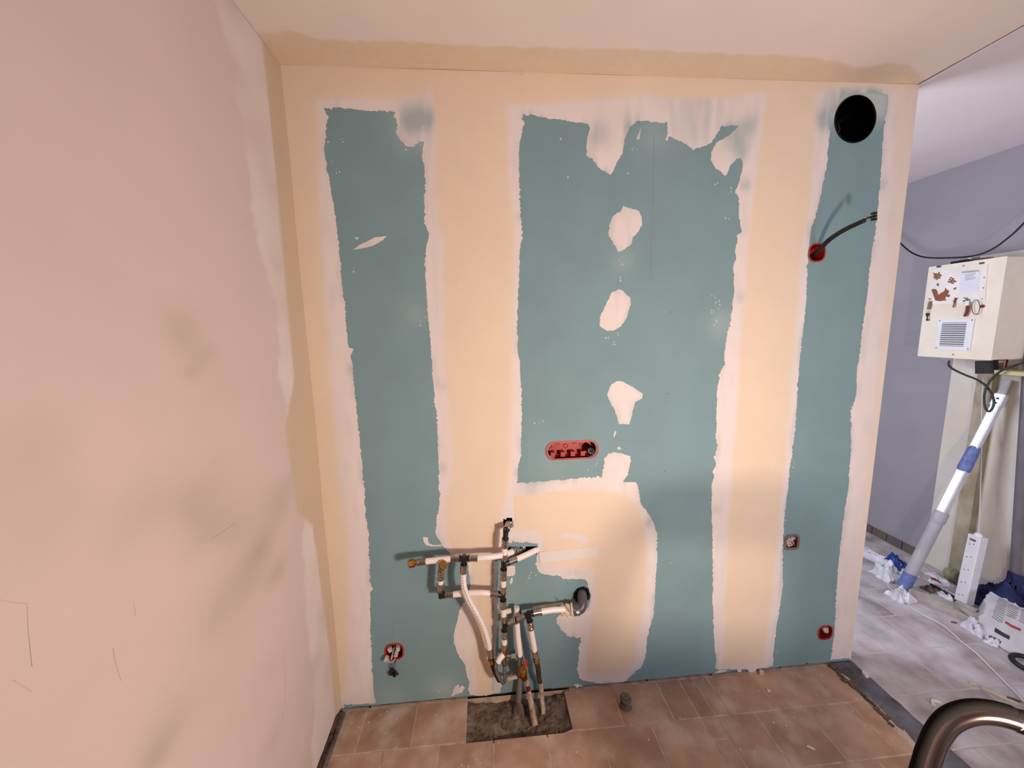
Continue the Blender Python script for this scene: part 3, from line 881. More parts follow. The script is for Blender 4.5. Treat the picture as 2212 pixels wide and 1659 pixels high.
# ------------------------------------------------------------------ floor
fl = empty('floor', (0, 0, 0))
tag(fl, kind='structure')
HX0, HX1, HY0 = .532, .985, -.192
HOLE = [(HX0, .0), (HX0, HY0 + .006), (HX0 + .07, HY0 - .006), (.64, HY0), (.72, HY0 - .002), (.8, HY0 - .004), (.88, HY0 + .004), (.93, HY0 + .012), (HX1, HY0 + .03), (HX1 + .012, -.1), (HX1 + .006, -.02), (HX1, .0)]
outer = [(-.12, -3.4), (3.6, -3.4), (3.6, 2.7), (.9, 2.7), (.9, .01), (HX1, .01), (HX1, 0), (HX0, 0), (HX0, .01), (-.12, .01)]
v, f = sheet(outer, [HOLE], 0, lambda cx, cz: pip(cx, cz, outer) & ~pip(cx, cz, HOLE))
mb = MB()
mb.add([(x, z, -.0012) for x, z in v], [tuple(t) for t in f])
n = len(HOLE)
mb.add([(x, z, -.0012) for x, z in HOLE] + [(x, z, -.07) for x, z in HOLE], [(i, (i + 1) % n, n + (i + 1) % n, n + i) for i in range(n)])
mb.obj('grout_bed', M_grout, fl)
mb = MB(); mb.add([(2.357, -3.4, -.0009), (XH, -3.4, -.0009), (XH, 2.7, -.0009), (2.357, 2.7, -.0009)], [(0, 1, 2, 3)]); mb.obj('dusty_grout', mat('dusty_grout', srgb(196, 188, 186), 0.95), fl)
mb = MB(); mb.box((-.2, -3.5, -.25), (3.8, 2.9, -.085)); mb.obj('subfloor_slab', M_conc, fl)
# broken concrete in the hole
us = np.linspace(HX0 - .01, HX1 + .02, 92)
vs_ = np.linspace(HY0 - .015, .03, 46)


def rub(x, y):
    e = min(x - HX0, HX1 - x, y - HY0)
    edge = float(sm(0, .05, e))
    rgt = float(sm(.80, .93, x))
    z = -.012 - .022 * edge * (1 - .55 * rgt) + .014 * nz(x, y, 16, 3) + .008 * abs(nz(x, y, 45, 8)) + .004 * nz(x, y, 110, 2)
    z -= .022 * math.exp(-((x - .78) ** 2 / .006 + (y + .155) ** 2 / .0008))
    z += .02 * math.exp(-((x - .72) ** 2 + (y + .05) ** 2) / .0012)
    return (x, y, min(z, -.001))


me = grid_mesh('broken_concrete', rub, us, vs_)
link('broken_concrete', me, M_conc, fl, smooth=True)
for k in range(46):
    x, y = random.uniform(HX0 + .02, HX1 - .02), random.uniform(HY0 + .01, -.02)
    r = random.uniform(.003, .011)
    bm = bmesh.new()
    bmesh.ops.create_icosphere(bm, subdivisions=1, radius=r)
    for q in bm.verts:
        q.co *= random.uniform(.65, 1.25)
        q.co.z *= .7
    me = bpy.data.meshes.new('rubble_stone')
    bm.to_mesh(me); bm.free()
    o = link('rubble_stone', me, M_conc, fl)
    o.location = (x, y, rub(x, y)[2] + r * .3)

TCACHE = {}


def tile(x0, x1, y0, y1, mt):
    g = .0021
    a, b = round(x1 - x0 - 2 * g, 3), round(y1 - y0 - 2 * g, 3)
    if a < .012 or b < .012:
        return
    key = (a, b, mt.name)
    if key not in TCACHE:
        mb = MB()
        c = .0018
        mb.add([(-a / 2, -b / 2, -.008), (a / 2, -b / 2, -.008), (a / 2, b / 2, -.008), (-a / 2, b / 2, -.008),
                (-a / 2, -b / 2, -.0015), (a / 2, -b / 2, -.0015), (a / 2, b / 2, -.0015), (-a / 2, b / 2, -.0015),
                (-a / 2 + c, -b / 2 + c, 0), (a / 2 - c, -b / 2 + c, 0), (a / 2 - c, b / 2 - c, 0), (-a / 2 + c, b / 2 - c, 0)],
               [(0, 3, 2, 1), (0, 1, 5, 4), (1, 2, 6, 5), (2, 3, 7, 6), (3, 0, 4, 7), (4, 5, 9, 8), (5, 6, 10, 9), (6, 7, 11, 10), (7, 4, 8, 11), (8, 9, 10, 11)])
        TCACHE[key] = mb.mesh('floor_tile')
    o = link('floor_tile', TCACHE[key], mt, fl)
    o.location = ((x0 + x1) / 2, (y0 + y1) / 2, random.uniform(-.0006, .0002))
    o.rotation_euler = (random.uniform(-.002, .002), random.uniform(-.002, .002), 0)


TP = .2135


def cols(start, x0, x1, first=None):
    xs_ = [x0]
    k = math.ceil((x0 + .03 - start) / TP)
    while start + k * TP < x1 - .03:
        xs_.append(start + k * TP); k += 1
    return xs_ + [x1]


yrow = [-.004, -.179] + [-.179 - .2065 * k for k in range(1, 13)]
for r in range(len(yrow) - 1):
    y1, y0 = yrow[r], yrow[r + 1]
    xs_ = cols(.1045 if r % 2 == 0 else .4275 - TP, .026, 1.494)
    for a, b in zip(xs_[:-1], xs_[1:]):
        if r == 0 and a > HX0 - .02 and b < HX1 + .09:
            if b > HX1 + .02:
                tile(HX1 + .012, b, y0 + .0, y1, M_tile)
            continue
        tile(a, b, y0, y1, M_tile)
    # narrow make-up column
    if r % 2 == 0:
        tile(1.494, 1.562, y0, y1, M_tile)
    else:
        tile(1.494, 1.562, y0 + .12, y1, M_tile); tile(1.494, 1.562, y0, y0 + .12, M_tile)
    xr = [1.562, 1.625, 1.8405, 2.054, 2.228] if r % 2 == 0 else [1.562, 1.7285, 1.945, 2.154, 2.228]
    for a, b in zip(xr[:-1], xr[1:]):
        tile(a, b, y0, y1, M_tile)
yh = [.036 + .2113 * k for k in range(-9, 9)]
for r in range(len(yh) - 1):
    xs_ = cols(2.451 if r % 2 == 0 else 2.572, 2.36, XH - .01)
    for a, b in zip(xs_[:-1], xs_[1:]):
        tile(a, b, yh[r], yh[r + 1], M_dtile)
# raw strip where the old partition stood
me = grid_mesh('trim_1', lambda x, y: (x, y, -.004 + .006 * float(sm(2.232, 2.29, x)) + .004 * nz(x, y, 20, 3) + .0015 * nz(x * 3, y, 60, 3)), [2.229 + .129 * i / 18 for i in range(19)], [-2.2 + 2.24 * i / 150 for i in range(151)])
o = link('trim_1', me, M_strip, None, smooth=True)
tag(o, kind='structure')
mb = MB()
for k in range(14):
    y = -.02 - k * .02 + random.uniform(-.006, .006)
    mb.obox((2.236 + random.uniform(-.008, .012), y, .001), (1, .3, 0), (-.3, 1, .1), (0, 0, 1), random.uniform(.004, .014), random.uniform(.006, .014), .004)
r_ = mb.obj('dark_rubble', M_dwood, o); r_['kind'] = 'stuff'

# ================================================================== THINGS ON THE WALL
def thing(name, loc, label, cat, group=None):
    return tag(empty(name, loc), label, cat, group)


# ------------------------------------------------------------------ water pipes
def lerp(a, b, t):
    return a + (b - a) * t


def C1(x, y, h):
    """point measured on the enlarged view of the pipe work (h = stand-off from the wall)."""
    return P(840 + x / 3.687, 1080 + y / 3.687, h * 1.4 if h > 0 else h)


PR = .0118
pm = thing('water_pipe_manifold', C1(905, 1150, .05) * 1.0, 'white press-fit water pipe manifold with black tees and steel sleeves on the wall', 'pipes')


def pipe(pts, r=PR, sub=5, m_=M_pex, name='pipe_section'):
    mb = MB(); mb.tube(pts, r, 16, sub=sub)
    return mb.obj(name, m_, pm, smooth=True, angle=50)


def sleeve(a, b, r=PR):
    """ribbed steel press sleeve from a to b."""
    prof = [(0, 1.02), (.02, 1.24), (.09, 1.24), (.11, 1.1), (.24, 1.1), (.28, 1.0), (.34, 1.0), (.38, 1.13), (.5, 1.13), (.54, 1.0), (.6, 1.0), (.64, 1.13), (.76, 1.13), (.8, 1.02), (.86, 1.02), (.88, 1.2), (.97, 1.2), (1.0, 1.0)]
    mb = MB(); mb.tube([lerp(a, b, t) for t, _ in prof], [r * k for _, k in prof], 18)
    return mb.obj('press_sleeve', M_chrome, pm, smooth=True, angle=30)


def fitting(name, segs, m_=M_blackp, r=.0105, ring=.0135):
    mb = MB()
    for a, b in segs:
        L = (b - a).length
        k = min(.35, .006 / max(L, 1e-4))
        mb.tube([a, lerp(a, b, 1 - k), lerp(a, b, 1 - k * .95), b], [r, r, ring, ring], 16)
    c = segs[0][0]
    mb.tube([c + Vector((0, .0, -.011)), c + Vector((0, 0, .011))], [r * 1.05, r * 1.05], 16)
    return mb.obj(name, m_, pm, smooth=True, angle=35)


h1 = .062
# upper horizontal run
nutA, nutB = C1(158, 510, h1), C1(208, 500, h1)
mb = MB(); mb.tube([nutA, lerp(nutA, nutB, .1), lerp(nutA, nutB, .9), nutB], [.0135, .0158, .0158, .013], 6)
mb.tube([nutA - (nutB - nutA) * .05, nutA], [.011, .0125], 14)
mb.obj('brass_nut', M_brass, pm)
mb = MB(); mb.tube([nutB, C1(232, 496, h1)], .011, 14); mb.obj('brass_stub', M_brass, pm, smooth=True, angle=40)
sleeve(C1(297, 488, h1), C1(226, 497, h1))
pipe([C1(292, 489, h1), C1(400, 478, h1), C1(500, 469, h1)])
sleeve(C1(494, 470, h1), C1(562, 466, h1))
fitting('tee_fitting', [(C1(600, 465, h1), C1(560, 466, h1)), (C1(600, 465, h1), C1(640, 464, h1)), (C1(600, 465, h1), C1(597, 515, h1))])
sleeve(C1(706, 464, h1), C1(638, 464, h1))
pipe([C1(700, 464, h1), C1(800, 455, h1), C1(900, 440, .05), C1(960, 422, .03), C1(1030, 395, -.005), C1(1075, 378, -.03)])
sleeve(C1(985, 412, .022), C1(1050, 390, -.012))
# flexible run dropping from that tee
sleeve(C1(593, 580, h1), C1(596, 512, h1))
pipe([C1(593, 572, h1), C1(592, 640, .066), C1(606, 725, .07), C1(640, 805, .07), C1(692, 893, .066), C1(740, 985, .06), C1(780, 1090, .055), C1(801, 1185, .05)], sub=8)
sleeve(C1(800, 1180, .05), C1(812, 1250, .05))
pipe([C1(811, 1245, .05), C1(818, 1290, .05), C1(834, 1340, .048), C1(860, 1400, .045), C1(880, 1440, .045)], r=[.011, .012, .0105, .0095, .009], m_=M_rust, name='rusty_supply_pipe')
mb = MB(); a, b = C1(810, 1262, .05), C1(817, 1300, .05); mb.tube([a, lerp(a, b, .15), lerp(a, b, .85), b], [.012, .0145, .0145, .012], 6); mb.obj('brass_nut', M_brass, pm)
# vertical main
hv = .05
mb = MB(); mb.tube([C1(962, 170, -.03), C1(952, 195, .012)], .0125, 14); mb.tube([C1(975, 165, .0), C1(975, 215, .004)], .009, 8); mb.obj('wall_fitting', M_steel, pm, smooth=True, angle=40)
sleeve(C1(953, 190, .008), C1(935, 238, .04))
fitting('elbow_fitting', [(C1(931, 248, .046), C1(936, 236, .038)), (C1(931, 248, .046), C1(928, 312, hv))])
sleeve(C1(923, 378, hv), C1(927, 310, hv))
pipe([C1(923, 372, hv), C1(920, 436, hv)], sub=0)
sleeve(C1(920, 430, hv), C1(917, 480, hv))
fitting('tee_fitting', [(C1(915, 510, hv), C1(917, 476, hv)), (C1(915, 510, hv), C1(914, 556, hv)), (C1(915, 510, hv), C1(956, 494, .046))])
sleeve(C1(1016, 472, .036), C1(952, 496, .046))
pipe([C1(1010, 475, .036), C1(1100, 434, .02), C1(1165, 402, .004), C1(1195, 388, -.02)], sub=4)
sleeve(C1(912, 634, hv), C1(914, 554, hv))
pipe([C1(912, 628, hv), C1(911, 690, hv)], sub=0)
sleeve(C1(911, 684, hv), C1(908, 742, hv))
fitting('tee_fitting', [(C1(906, 765, hv), C1(908, 738, hv)), (C1(906, 765, hv), C1(910, 802, hv)), (C1(906, 765, hv), C1(868, 750, hv))])
sleeve(C1(806, 745, hv), C1(872, 748, hv))
pipe([C1(812, 745, hv), C1(740, 740, .052), C1(650, 742, .052), C1(510, 752, hv)])
sleeve(C1(513, 752, hv), C1(445, 755, hv))
fitting('elbow_fitting', [(C1(415, 755, hv), C1(448, 755, hv)), (C1(415, 755, hv), C1(408, 722, hv))])
sleeve(C1(411, 664, hv), C1(408, 730, hv))
pipe([C1(411, 670, hv), C1(413, 628, hv)], sub=0)
sleeve(C1(413, 634, hv), C1(417, 560, hv))
mb = MB(); mb.tube([C1(417, 568, hv), C1(419, 535, hv), C1(424, 520, .054), C1(432, 518, .075)], [.0105, .0125, .0145, .0135], 14, sub=3); mb.tube([C1(431, 519, .07), C1(436, 517, .086)], [.0165, .0165], 6)
mb.obj('brass_elbow', M_brass, pm, smooth=True, angle=40)
sleeve(C1(912, 860, hv), C1(910, 798, hv))
pipe([C1(912, 852, hv), C1(914, 926, hv)], sub=0)
sleeve(C1(914, 920, hv), C1(918, 968, hv))
fitting('tee_fitting', [(C1(922, 995, hv), C1(918, 964, hv)), (C1(922, 995, hv), C1(918, 1046, hv)), (C1(922, 995, hv), C1(960, 978, .054))])
sleeve(C1(1018, 958, .06), C1(952, 980, .054))
sleeve(C1(1024, 954, .06), C1(1090, 922, .062))
fitting('tee_fitting', [(C1(1116, 912, .062), C1(1086, 925, .062)), (C1(1116, 912, .062), C1(1150, 900, .06)), (C1(1116, 912, .062), C1(1122, 968, .06))])
sleeve(C1(1214, 890, .056), C1(1146, 902, .06))
pipe([C1(1208, 891, .056), C1(1290, 878, .052), C1(1340, 874, .05), C1(1400, 872, .048)])
sleeve(C1(1130, 1026, .058), C1(1122, 958, .06))
pipe([C1(1129, 1020, .058), C1(1145, 1110, .054), C1(1162, 1205, .05)], sub=4)
sleeve(C1(1160, 1196, .05), C1(1171, 1258, .05))
mb = MB(); a, b = C1(1170, 1256, .05), C1(1178, 1296, .05); mb.tube([a, lerp(a, b, .15), lerp(a, b, .8), b], [.012, .0145, .0145, .0105], 6); mb.obj('brass_nut', M_brass, pm)
pipe([C1(1177, 1290, .05), C1(1190, 1350, .048), C1(1194, 1400, .046), C1(1205, 1450, .044)], r=[.0115, .0108, .01, .0095], m_=M_rust, name='rusty_supply_pipe')
pipe([C1(1200, 1425, .045), P(1168, 1480, .045), P(1171, 1510, .05), at_z(1174, 1543, -.02)], r=.0098, m_=M_oldw, name='painted_supply_pipe')
sleeve(C1(919, 1098, hv), C1(918, 1038, hv))
pipe([C1(919, 1090, hv), C1(919, 1150, hv)], sub=0)
sleeve(C1(919, 1143, hv), C1(916, 1192, hv))
# brass body, union and valve at the foot of the main
mb = MB(); mb.tube([C1(916, 1186, hv), C1(915, 1215, hv), C1(914, 1245, hv), C1(915, 1290, hv)], [.011, .0135, .0125, .0115], 14); mb.obj('brass_tee', M_brass, pm, smooth=True, angle=40)
mb = MB(); mb.tube([C1(920, 1242, hv), C1(935, 1242, hv), C1(940, 1242, hv), C1(975, 1238, hv)], [.010, .0115, .009, .009], 14); mb.tube([C1(972, 1238, hv), C1(1008, 1234, hv)], [.0165, .0165], 6); mb.obj('union_nut', M_steel, pm)
mb = MB(); mb.tube([C1(918, 1286, hv), C1(918, 1312, hv)], [.0095, .0095], 10)
mb.tube([C1(918, 1300, hv), C1(922, 1360, .055), C1(926, 1415, .06), C1(914, 1455, .066), C1(888, 1432, .07), C1(864, 1385, .07), C1(853, 1330, .07), C1(860, 1290, .066), C1(885, 1255, .06), C1(905, 1235, .055)], .0072, 12, sub=8)
mb.obj('braided_hose', M_hose, pm, smooth=True)
mb = MB(); mb.tube([C1(868, 1295, .07), C1(884, 1262, .066), C1(912, 1232, .06)], [.011, .0115, .011], 14); mb.obj('hose_tag', M_white, pm, smooth=True, angle=50)
mb = MB(); mb.tube([C1(930, 1425, .05), C1(970, 1420, .04), C1(1020, 1405, .035)], .0085, 12, sub=4); mb.obj('cream_pipe', M_oldw, pm, smooth=True)
# middle riser with the red-handled ball valve
pipe([C1(1018, 852, .03), C1(1018, 920, .034), C1(1021, 1000, .04), C1(1030, 1110, .045), C1(1045, 1245, .05)], sub=5)
mb = MB(); mb.tube([C1(1038, 870, .028), C1(1042, 915, .03)], .008, 8); mb.obj('clip', M_dgrey, pm, smooth=True, angle=40)
mb = MB(); mb.tube([C1(930, 890, .02), C1(975, 882, .02)], .0105, 12); mb.obj('pipe_stub', M_pex, pm, smooth=True, angle=40)
sleeve(C1(1043, 1236, .05), C1(1054, 1318, .05))
mb = MB()
a, b, c, d_ = C1(1053, 1310, .05), C1(1058, 1340, .05), C1(1068, 1390, .05), C1(1082, 1425, .05)
mb.tube([a, lerp(a, b, .7), b, lerp(b, c, .35), c, lerp(c, d_, .4), d_], [.0125, .0125, .015, .0185, .0185, .0145, .0135], 16)
mb.tube([C1(1066, 1362, .05), C1(1068, 1358, .078)], [.0145, .0115], 12)
mb.tube([C1(1068, 1358, .078), C1(1068, 1358, .086)], [.006, .005], 6)
mb.obj('ball_valve', M_brass, pm, smooth=True, angle=35)
mb = MB(); mb.tube([C1(1072, 1360, .074), C1(1085, 1345, .078), C1(1090, 1310, .078), C1(1094, 1272, .076)], [.006, .0075, .0085, .0065], 10, sub=4, flat=.55); mb.obj('valve_lever', M_red, pm, smooth=True)
pipe([C1(1080, 1418, .05), P(1137, 1466, .05), P(1141, 1487, .052), P(1146, 1512, .058), at_z(1156, 1567, -.024)], r=[.0085, .0085, .0085, .0105, .0118], m_=M_oldw, name='painted_supply_pipe')
mb = MB()
q0, q1 = P(1146, 1514, .059), at_z(1156, 1567, -.022)
for k in range(16):
    c = lerp(q0, q1, k / 15)
    dd = (q1 - q0).normalized() * .0014
    mb.tube([c - dd, c + dd], [.0134, .0134], 14)
mb.obj('corrugated_sleeve', M_oldw, pm, smooth=True, angle=40)
mb = MB(); mb.tube([P(1139.5, 1480, .0515), P(1141.5, 1490, .0525)], .0094, 12); mb.obj('red_tape', M_dred, pm, smooth=True, angle=40)
# printed line along the flexible pipe
mb = MB()
for k in range(26):
    t = k / 26
    px_ = np.interp(t, [0, .2, .45, .7, 1], [588, 600, 650, 735, 790]); py_ = np.interp(t, [0, .2, .45, .7, 1], [600, 715, 830, 985, 1170])
    c = C1(px_ - 1, py_, .0825 - .012 * abs(t - .35))
    mb.obox(c, (1, 0, 0), (0, 1, 0), (.25, 0, -1), .0006, .0006, .0035)
mb.obj('printed_marking', M_dink, pm)

cd = thing('floor_conduit', at_z(1121, 1530, -.01), 'dull grey conduit rising from the broken concrete behind the valve', 'conduit')
mb = MB(); mb.tube([P(1121, 1432, .02), P(1123, 1465, .026), P(1121, 1500, .034), at_z(1119, 1532, -.02)], [.0125, .0128, .013, .0145], 16, sub=4); mb.obj('conduit_tube', M_dgrey, cd, smooth=True)
mb = MB(); mb.tube([at_z(1119, 1520, .0), at_z(1120, 1535, -.012), at_z(1120, 1556, -.03)], [.017, .024, .03], 12, sub=3); mb.obj('mortar_collar', M_conc, cd, smooth=True)

# waste elbow
we = thing('waste_elbow', P(1256, 1300, .05), 'grey plastic waste elbow coming out of the round hole', 'pipe')
mb = MB(); mb.tube([P(1257, 1279, -.045), P(1257, 1283, .012), P(1258, 1291, .036), P(1258.5, 1302, .052), P(1256, 1312, .062), P(1250, 1318, .066)], .0195, 20, sub=6); mb.obj('bend', M_grey, we, smooth=True)
mb = MB(); mb.tube([P(1257, 1290, .03), P(1257.5, 1293.5, .037)], .0212, 20); mb.obj('collar_ring', M_grey, we, smooth=True, angle=40)
a, b = P(1253, 1316.5, .064), P(1231, 1317, .06)
mb = MB(); mb.tube([a, lerp(a, b, .1), lerp(a, b, .95), b], [.0195, .0235, .0235, .021], 20); mb.obj('socket', M_grey, we, smooth=True, angle=40)
ax = (b - a).normalized()
fr = Vector((0, -1, .25)).normalized()
for k, (o_, hw, hh, mm) in enumerate(((.0, .008, .009, M_white), (.0095, .006, .005, M_ink), (-.0105, .004, .008, M_ink))):
    mb = MB(); c = lerp(a, b, .35) + fr * .0238 + Vector((0, 0, o_))
    mb.obox(c, ax, Vector((0, .25, 1)), fr, hw * .8, hh * .5, .0007); mb.obj('product_sticker', mm, we)
tw = thing('masking_tape_wrap', P(1222, 1318, .055), 'crumpled cream tape wrapped around the pipe end at the grey elbow', 'tape')
mb = MB()
p0, p1 = P(1238, 1317, .06), P(1210, 1318, .05)
ring = []
for k in range(9):
    t = k / 8
    ring.append((lerp(p0, p1, t), .026 - .007 * t + .003 * math.sin(k * 2.1)))
mb.tube([r[0] for r in ring], [r[1] for r in ring], 18)
for i_, vv_ in enumerate(mb.v):
    w_ = .0035 * nz(vv_[0] * 3, vv_[2] * 3, 90, 2)
    mb.v[i_] = (vv_[0] + w_, vv_[1] - w_, vv_[2] + w_)
for pts in ([(1222, 1303), (1226, 1308), (1230, 1318), (1236, 1330)], [(1220, 1326), (1228, 1330), (1238, 1334), (1243, 1331)]):
    mb.tube([P(x, y, .085) for x, y in pts], [.002, .004, .004, .002], 6, sub=3, flat=.4)
mb.obj('tape_layer', M_tape, tw, smooth=True)
mb = MB(); q = [P(1150, 1313, .004), P(1170, 1310, .006), P(1200, 1306, .008), P(1217, 1304, .01)]; mb.tube(q, [.008, .0095, .0095, .009], 8, sub=3, flat=.5); mb.obj('tape_tail', M_tape, tw, smooth=True)
# ragged dark rim of the waste hole
mb = MB()
for k in range(22):
    a_ = 6.283 * k / 22
    r_ = WASTE[2] * random.uniform(.86, 1.1)
    mb.obox((WASTE[0] + r_ * math.cos(a_), -.001, WASTE[1] + r_ * math.sin(a_)), (1, 0, 0), (0, 1, 0), (0, 0, 1), random.uniform(.002, .006), .003, random.uniform(.002, .006))
mb.obj('ragged_rim', M_black, wall)

st = thing('floor_drain_stub', at_z(1351, 1528, 0), 'dirty capped pipe stub standing on the floor against the wall', 'pipe')
c = at_z(1351, 1526, 0)
mb = MB(); mb.tube([c, c + Vector((0, 0, .004)), c + Vector((0, 0, .03)), c + Vector((0, 0, .034)), c + Vector((0, 0, .04)), c + Vector((0, 0, .047))], [.026, .021, .021, .024, .024, .021], 18); mb.obj('stub_body', M_conc, st, smooth=True, angle=35)
mb = MB()
for k in range(9):
    a_ = .7 * k
    mb.obox(c + Vector((.013 * math.cos(a_), .013 * math.sin(a_), .047)), (math.cos(a_), math.sin(a_), .3), (-math.sin(a_), math.cos(a_), 0), (0, 0, 1), .006, .004, .003)
mb.obj('crumpled_cap', M_dgrey, st)

# ------------------------------------------------------------------ electrical boxes
def flush_box(name, key, hw, hh, r, label, depth=.045, mrim=M_red, mcav=M_dred, rot=0.0, rim=.0035):
    cx, cz = BOXES[key]
    t = thing(name, (cx, 0, cz), label, 'electrical box')
    out, inn = rrect(cx, cz, hw + rim, hh + rim, r + rim, rot=rot), rrect(cx, cz, hw - .003, hh - .003, max(r - .003, .004), rot=rot)
    n = len(out)
    mb = MB()
    mb.add([(x, -.0022, z) for x, z in out] + [(x, -.0022, z) for x, z in inn] + [(x, 0.0, z) for x, z in out],
           [(i, (i + 1) % n, n + (i + 1) % n, n + i) for i in range(n)] + [(i, (i + 1) % n, 2 * n + (i + 1) % n, 2 * n + i) for i in range(n)])
    mb.obj('rim', mrim, t)
    mb = MB()
    mb.add([(x, -.0022, z) for x, z in inn] + [(x, depth, z) for x, z in inn], [(i, (i + 1) % n, n + (i + 1) % n, n + i) for i in range(n)] + [tuple(range(n, 2 * n))])
    mb.obj('cavity', mcav, t)
    return t, cx, cz


def rimscrews(t, pts):
    for x, z in pts:
        mb = MB(); mb.tube([(x, .002, z), (x, -.0034, z)], [.0028, .0022], 8); mb.obj('rim_screw', M_brass, t)


M_red2 = mat('red_plastic_inner', srgb(178, 44, 30), 0.4, c2=srgb(150, 30, 20), scale=30)
t, cx, cz = flush_box('triple_flush_box', 'long', .106, .0355, .03, 'long red triple wall box below the white filler blobs', mcav=M_red2)
rimscrews(t, [(cx - .106, cz - .004), (cx + .106, cz + .002), (cx - .036, cz + .035), (cx + .034, cz + .036), (cx - .036, cz - .035), (cx + .034, cz - .034)])
for k in range(4):
    x = cx - .078 + k * .042
    mb = MB(); mb.box((x - .009, .012, cz - .031), (x + .009, .044, cz - .012)); mb.obj('knockout_block', M_red2, t)
for k in range(5):
    x = cx - .085 + k * .034
    zz = cz + (.022 if k % 2 else .005)
    mb = MB(); mb.tube([(x + .0085 * math.cos(a), .043, zz + .0085 * math.sin(a)) for a in [i * 6.2832 / 16 for i in range(17)]], .0012, 6, caps=False); mb.obj('knockout_ring', M_red, t, smooth=True)
mb = MB(); mb.tube([(cx + .07, .04, cz + .0), (cx + .074, .02, cz - .004), (cx + .078, .006, cz - .008)], [.0155, .0155, .014], 16, sub=3); mb.obj('cable_end', M_black, t, smooth=True)
mb = MB()
for k in range(8):
    a_ = k * .8
    mb.tube([(cx + .076, .008, cz - .006), (cx + .074 + .01 * math.cos(a_), -.004, cz - .002 + .009 * math.sin(a_)), (cx + .078 + .012 * math.cos(a_ + .6), -.008, cz - .008 + .011 * math.sin(a_ + .5))], .0024, 6, sub=3)
mb.obj('stripped_strands', M_steel, t, smooth=True)

t, cx, cz = flush_box('cable_flush_box', 'cable', .034, .034, .026, 'round-cornered red wall box with a black cable sticking out', mcav=M_red2, rim=.002)
rimscrews(t, [(cx + .033, cz - .008), (cx - .004, cz - .034)])
cb = thing('stub_cable', (cx, 0, cz), 'short black cable ending in a terminal block, sticking out of the red box', 'cable')
tip = P(1868, 476, .17)
mb = MB(); mb.tube([(cx - .012, .04, cz - .012), (cx - .006, .0, cz - .004), P(1790, 519, .05), P(1825, 496, .11), tip], [.0085, .0085, .0085, .0082, .0075], 14, sub=6); mb.obj('sheath', M_black, cb, smooth=True)
for k, (dx, dz, mm) in enumerate(((0, .006, M_black), (.002, -.003, M_copper), (-.001, .001, M_black))):
    mb = MB(); mb.tube([tip, P(1873, 472 - 400 * dz, .178), P(1882, 470 - 300 * dz, .18)], .0014, 6, sub=3); mb.obj('core_wire', mm, cb, smooth=True)
mb = MB()
for k in range(3):
    c = P(1888, 461 + k * 6.5, .182)
    mb.obox(c, (1, 0, 0), (0, 1, 0), (0, 0, 1), .0062, .006, .0036); mb.tube([c + Vector((-.003, -.006, 0)), c + Vector((-.003, -.011, 0))], .0032, 8); mb.tube([c + Vector((.003, 0, 0)), c + Vector((.0095, 0, 0))], .003, 8)
mb.obj('terminal_block', M_blackp, cb)

t, cx, cz = flush_box('grey_flush_box', 'grey', .0285, .0285, .012, 'square grey-rimmed wall box packed with white connectors', mrim=M_dgrey, mcav=M_dred, rim=.009)
for k, (dx, dz) in enumerate(((-.012, .016), (.004, .018), (.016, .014), (-.018, .006), (-.005, .007), (.008, .006), (-.016, -.006), (-.003, -.005), (.012, -.008), (-.01, -.017), (.004, -.016))):
    mb = MB(); mb.obox((cx + dx, .006 + .002 * (k % 3), cz + dz), (1, 0, .3), (0, 1, 0), (-.3, 0, 1), .0052, .006, .0046, .0012)
    mb.tube([(cx + dx, .0, cz + dz), (cx + dx, -.002, cz + dz)], .0014, 6)
    mb.obj('connector', M_conn, t)
mb = MB()
for k in range(4):
    mb.tube([(cx + .0 + k * .004, .02, cz - .002), (cx + .004 + k * .003, -.002, cz - .004 - k * .003), (cx + .016, .004, cz - .02 + k * .003)], .0013, 6, sub=3)
mb.obj('wire', M_dgrey, t, smooth=True)

t, cx, cz = flush_box('low_flush_box', 'low', .034, .034, .024, 'small red wall box near the floor by the open end of the wall', mcav=M_dred)
rimscrews(t, [(cx - .004, cz - .035), (cx + .034, cz + .004)])
for k, (dx, dz) in enumerate(((-.002, .016), (.01, .014), (.004, .004), (.012, .001))):
    mb = MB(); mb.obox((cx + dx, .008, cz + dz), (1, 0, -.3), (0, 1, 0), (.3, 0, 1), .006, .008, .0065, .0015); mb.obj('connector', M_conn, t)

t, cx, cz = flush_box('wired_flush_box', 'wires', .0365, .0355, .026, 'red wall box with loose wires and connectors hanging over its lower edge', mcav=M_dred)
rimscrews(t, [(cx + .035, cz + .008), (cx - .002, cz + .036), (cx + .008, cz - .033)])
for k, (dx, dz, y_) in enumerate(((-.018, .012, .0), (.016, .014, .0), (.009, -.006, -.006), (-.03, -.014, -.02))):
    mb = MB(); mb.obox((cx + dx, y_, cz + dz), (1, 0, .35 - .3 * k), (0, 1, 0), (-.35 + .3 * k, 0, 1), .0075, .008, .0095, .002); mb.obj('connector', M_conn, t)
for k, (pts, mm) in enumerate(((((0, .03, .02), (-.004, -.008, .004), (-.012, -.016, -.02), (-.004, -.012, -.012), (.004, .0, .0)), M_wcable), (((-.026, -.018, -.02), (-.016, -.018, -.034), (0, -.012, -.03), (.006, -.004, -.008)), M_tape), (((0, .03, .01), (.0, -.01, .0), (.0, -.004, -.02)), M_black),
                                 (((.002, .0, -.034), (.004, -.008, -.046), (-.002, -.012, -.058), (-.004, -.014, -.073)), M_dred), (((-.01, -.01, -.036), (-.014, -.014, -.05), (-.018, -.014, -.062), (-.012, -.014, -.073)), M_black))):
    mb = MB(); mb.tube([Vector((cx, 0, cz)) + Vector(p) for p in pts], .0017, 6, sub=5); mb.obj('wire', mm, t, smooth=True)
tb = MB()
